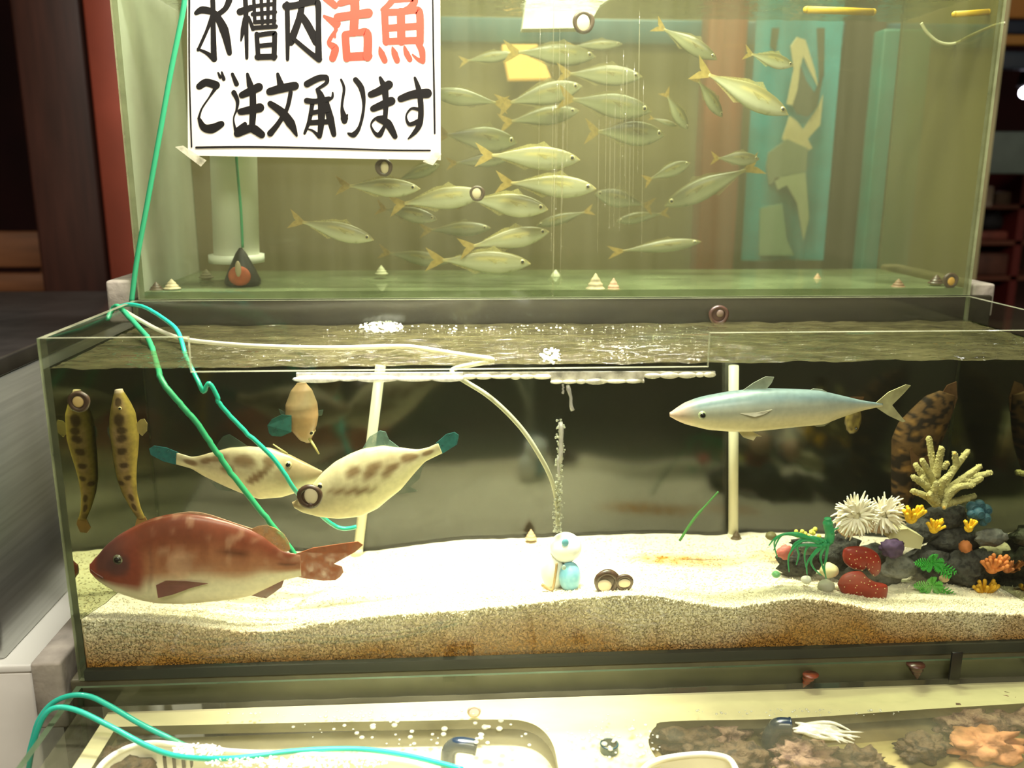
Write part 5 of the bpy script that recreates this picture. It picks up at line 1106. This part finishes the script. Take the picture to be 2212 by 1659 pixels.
# oysters and stones in the right opening
m_oy = pm('oyster_shell', (172, 140, 122), .8, var=.45, vs=90, col2=(84, 58, 56), bump=1., bs=140); m_oy2 = pm('dark_oyster', (112, 88, 66), .8, var=.5, vs=80, col2=(40, 30, 24), bump=1., bs=130)
OY = [(1490,1600,52,28,m_oy2,'brown shellfish clump behind the left corner of the right tray opening'),(1560,1585,46,26,m_oy,'pinkish shellfish left of the upright navy pipe'),(1600,1640,50,26,m_oy2,'dark shellfish at the bottom left of the navy pipe'),(1740,1640,60,30,m_oy,'pinkish shellfish right below the navy pipe'),(1690,1600,36,20,m_oy2,'brown shellfish hugging the navy pipe on its right'),(2090,1560,60,34,m_oy,'pink-purple encrusted stone at the lower right'),(2180,1540,60,34,m_oy,'pink encrusted stone at the right edge of the bottom tank'),(2130,1610,62,30,pm('orange_oyster', (176, 122, 86), .8, var=.4, vs=60, bump=.8),'orange-brown shellfish below the pink stones'),(1990,1615,44,22,m_oy2,'dark shellfish left of the orange-brown one'),(1850,1648,52,22,m_oy2,'brown shellfish at the bottom edge, right of the navy pipe'),(2075,1500,44,20,m_oy,'small pink stone by the back rim of the bottom tank'),(2170,1490,50,22,m_oy2,'dark stone by the back rim at the right edge')]
for i, (x, y, rx, ry, m_, lb) in enumerate(OY):
    Zc = .744; p = wz(x, y, Zc); k = 5.0e-4; o = MB().lump((p[0], min(p[1], -.04), Zc), (rx*k*1.25, ry*k*1.6, min(.020, ry*k*1.1)), .55, 2.6, i*5+1, 0, None, 4).build('shellfish', m_); tag(o, lb, 'shellfish', 'shellfish in the bottom tank')
tag(MB().lump((.075, -.085, .748), (.035, .03, .018), .4, 2.4, 90).build('shellfish', m_oy2), 'brown shellfish behind the white basket at the lower left', 'shellfish', 'shellfish in the bottom tank')
# hoses over the left rim
hose('air_hose', [([(60,1640,{'Y':-.06}),(70,1600,{'Y':-.055}),(84,1555,{'Y':-.05}),(112,1520,{'Y':-.045}),(150,1503,{'Y':-.045}),(192,1504,{'Y':-.048}),(235,1524,{'Y':-.055})], {}), ([(300,1562,{'Y':-.068}),(365,1594,{'Y':-.078}),(404,1612,{'Y':-.083}),(440,1622,{'Y':-.085})], {})], .0030, m_teal, 'upper of two teal hoses arching over the left rim of the bottom tank')
hose('air_hose', [([(62,1660,{'Y':-.09}),(74,1600,{'Y':-.085}),(96,1546,{'Y':-.08}),(124,1528,{'Y':-.078}),(170,1536,{'Y':-.08}),(240,1570,{'Y':-.09}),(320,1612,{'Y':-.104}),(390,1634,{'Z':LZW+.001}),(500,1638,{'Z':LZW+.001}),(640,1622,{'Z':LZW+.001}),(770,1618,{'Z':LZW+.001}),(880,1632,{'Z':LZW+.001}),(1000,1662,{'Z':LZW+.001})], {})], .0029, m_teal, 'lower teal hose lying across the bottom tank water past the navy pipe')
# navy pipe elbows
m_nav = pm('navy_plastic', (26, 42, 58), .25, coat=.3); m_gr = pm('grey_green_pipe', (150, 160, 130), .4)
def elbow(px, py, ex, ey, Y, r, lab, lower=True, long=.06):
    a = at(px, py, Y=Y); e = at(ex, ey, Y=Y-.004); t = empty('pipe_elbow', a-np.array([0, 0, long]), lab, 'pipe')
    P = catmull([a-np.array([0, 0, .035]), a-np.array([0, 0, .004]), a+np.array([.004, 0, .007]), a*.6+e*.4+np.array([0, 0, .008]), e], 7); n = len(P)
    MB().tube(P, r, 18).tube([P[-1]+(P[-2]-P[-1])*1.5, P[-1]], r*1.08, 18).build('elbow', m_nav, t)
    MB().tube([a-np.array([0, 0, long]), a-np.array([0, 0, .034])], r*.95, 18).build('tube', m_gr, t)
elbow(968, 1628, 1030, 1614, -.100, .0085, 'navy blue pipe elbow in the bottom tank, below the pinkish snail', long=.058)
elbow(1664, 1590, 1708, 1569, -.085, .0095, 'navy blue pipe elbow spouting water among the shellfish', long=.058)
a = at(1316, 1614, Y=-.118); t = empty('pipe_stub', a-np.array([0, 0, .05]), 'dark teal upright pipe end between the two tray openings', 'pipe')
MB().tube([a-np.array([0, 0, .055]), a+np.array([0, 0, .004])], [.010, .010], 18, cap=False).tube([a-np.array([0, 0, .055]), a+np.array([0, 0, .004])], .0085, 18, cap=False).build('tube', pm('dark_teal', (50, 78, 80), .4, var=.3), t)
ring = [a+np.array([.0093*math.cos(q), .0093*math.sin(q), .004]) for q in np.linspace(0, 6.283, 20)]; MB().tube(ring, .0012, 8, cap=False).build('rim', pm('dark_teal2', (40, 66, 70), .4), t)
# white baskets
m_bk = pm('white_basket', (240, 238, 226), .45)
def basket(path, lab, slots, dz=.05):
    P = catmull(path, 6); c = sum(P)/len(P); t = empty('basket', (c[0], c[1], c[2]-dz), lab, 'basket')
    MB().tube(P, .0032, 10).build('rim', m_bk, t)
    wall = MB(); n = len(P); V = [p for p in P]+[p+np.array([0, -.006, -dz]) for p in P]; wall.add(V, [(i, i+1, n+i+1, n+i) for i in range(n-1)]); V2 = [p+np.array([0, .002, 0]) for p in V]; wall.add(V2, [(i, i+1, n+i+1, n+i) for i in range(n-1)]); wall.build('wall', m_bk, t)
    for s_ in slots: MB().bbox((s_[0]-.0018, s_[1]-.0016, s_[2]-.016), (s_[0]+.0018, s_[1]+.0004, s_[2]), .0006).build('slot', pm('slot_dark', (62, 52, 40), .7), t)
zb = .773
b1 = [at(x, y, Z=zb) for x, y in [(190,1700),(222,1650),(270,1618),(330,1605),(400,1612),(520,1625),(700,1632),(900,1650),(960,1700)]]
sl = [at(x, 1640, Y=b1[4][1]-.0028) for x in (356, 376, 396, 414, 432, 452, 474)]
basket(b1, 'white slotted basket at the lower left corner of the bottom tank', [np.array([p[0], p[1], zb-.0085]) for p in sl])
b2 = [at(x, y, Z=zb) for x, y in [(1380,1700),(1392,1660),(1430,1640),(1500,1630),(1550,1632),(1580,1645),(1600,1690)]]
basket(b2, 'white basket rim at the bottom edge, right of the dark teal pipe end', [])
# foam and bubbles on the bottom tank water
foam(430, 1622, 60, 14, LZW+.001, 160, 'white froth where the upper teal hose enters the bottom tank', 31, r=(.0012, .003)); foam(640, 1650, 200, 14, LZW+.001, 420, 'band of white froth along the lower edge of the bottom tank', 32, r=(.001, .0028)); foam(1020, 1575, 420, 40, LZW+.0005, 70, 'scattered bubbles over the tray in the bottom tank', 33, 'bubble', r=(.0012, .0042)); foam(800, 1545, 330, 8, LZW+.0005, 60, 'row of bubbles along the back of the bottom tank', 34, 'bubble', r=(.001, .003)); foam(1720, 1540, 260, 8, LZW+.0005, 50, 'row of bubbles before the right tray opening', 35, 'bubble', r=(.0008, .0026)); foam(1340, 1605, 110, 40, LZW+.0005, 60, 'bubbles around the dark teal pipe end', 36, 'bubble', r=(.0008, .004))
sp = MB()
for i in range(16): sp.tube(catmull([at(1712+random.uniform(0, 30), 1568+random.uniform(-8, 12), Z=LZW+.002), at(1780+random.uniform(-20, 20), 1572+random.uniform(-12, 22), Z=LZW+.004), at(1840+random.uniform(-30, 30), 1584+random.uniform(-10, 22), Z=LZW+.001)], 5), [.001, .002, .0026, .0026, .0024, .002, .002, .0016, .0012, .001, .0006], 8)
tag(sp.build('water_jet', M['drip']), 'glassy jet of water leaving the right navy elbow', 'water', kind='stuff')
a = at(2056, 1408, Y=-.017); b = at(2070, 1474, Y=-.017)  # black strip shaped in place of a stand post's reflection
tag(MB().bbox((a[0], -.0195, b[2]), (b[0], -.0155, a[2]), .001).build('post_reflection', pm('reflection_black', (16, 15, 14), .4)), 'black strip made as a post reflection on the right back rim of the bottom tank', 'clip')
tag(MB().tube(catmull([at(x, y, Y=.19) for x, y in [(1468,1168),(1500,1120),(1530,1086),(1552,1062)]], 5), [.002]*8+[.0014]*8, 8).build('water_grass', pm('grass_green', (72, 130, 64), .5)), 'thin green blade leaning on the sand left of the upright white pipe', 'plant')
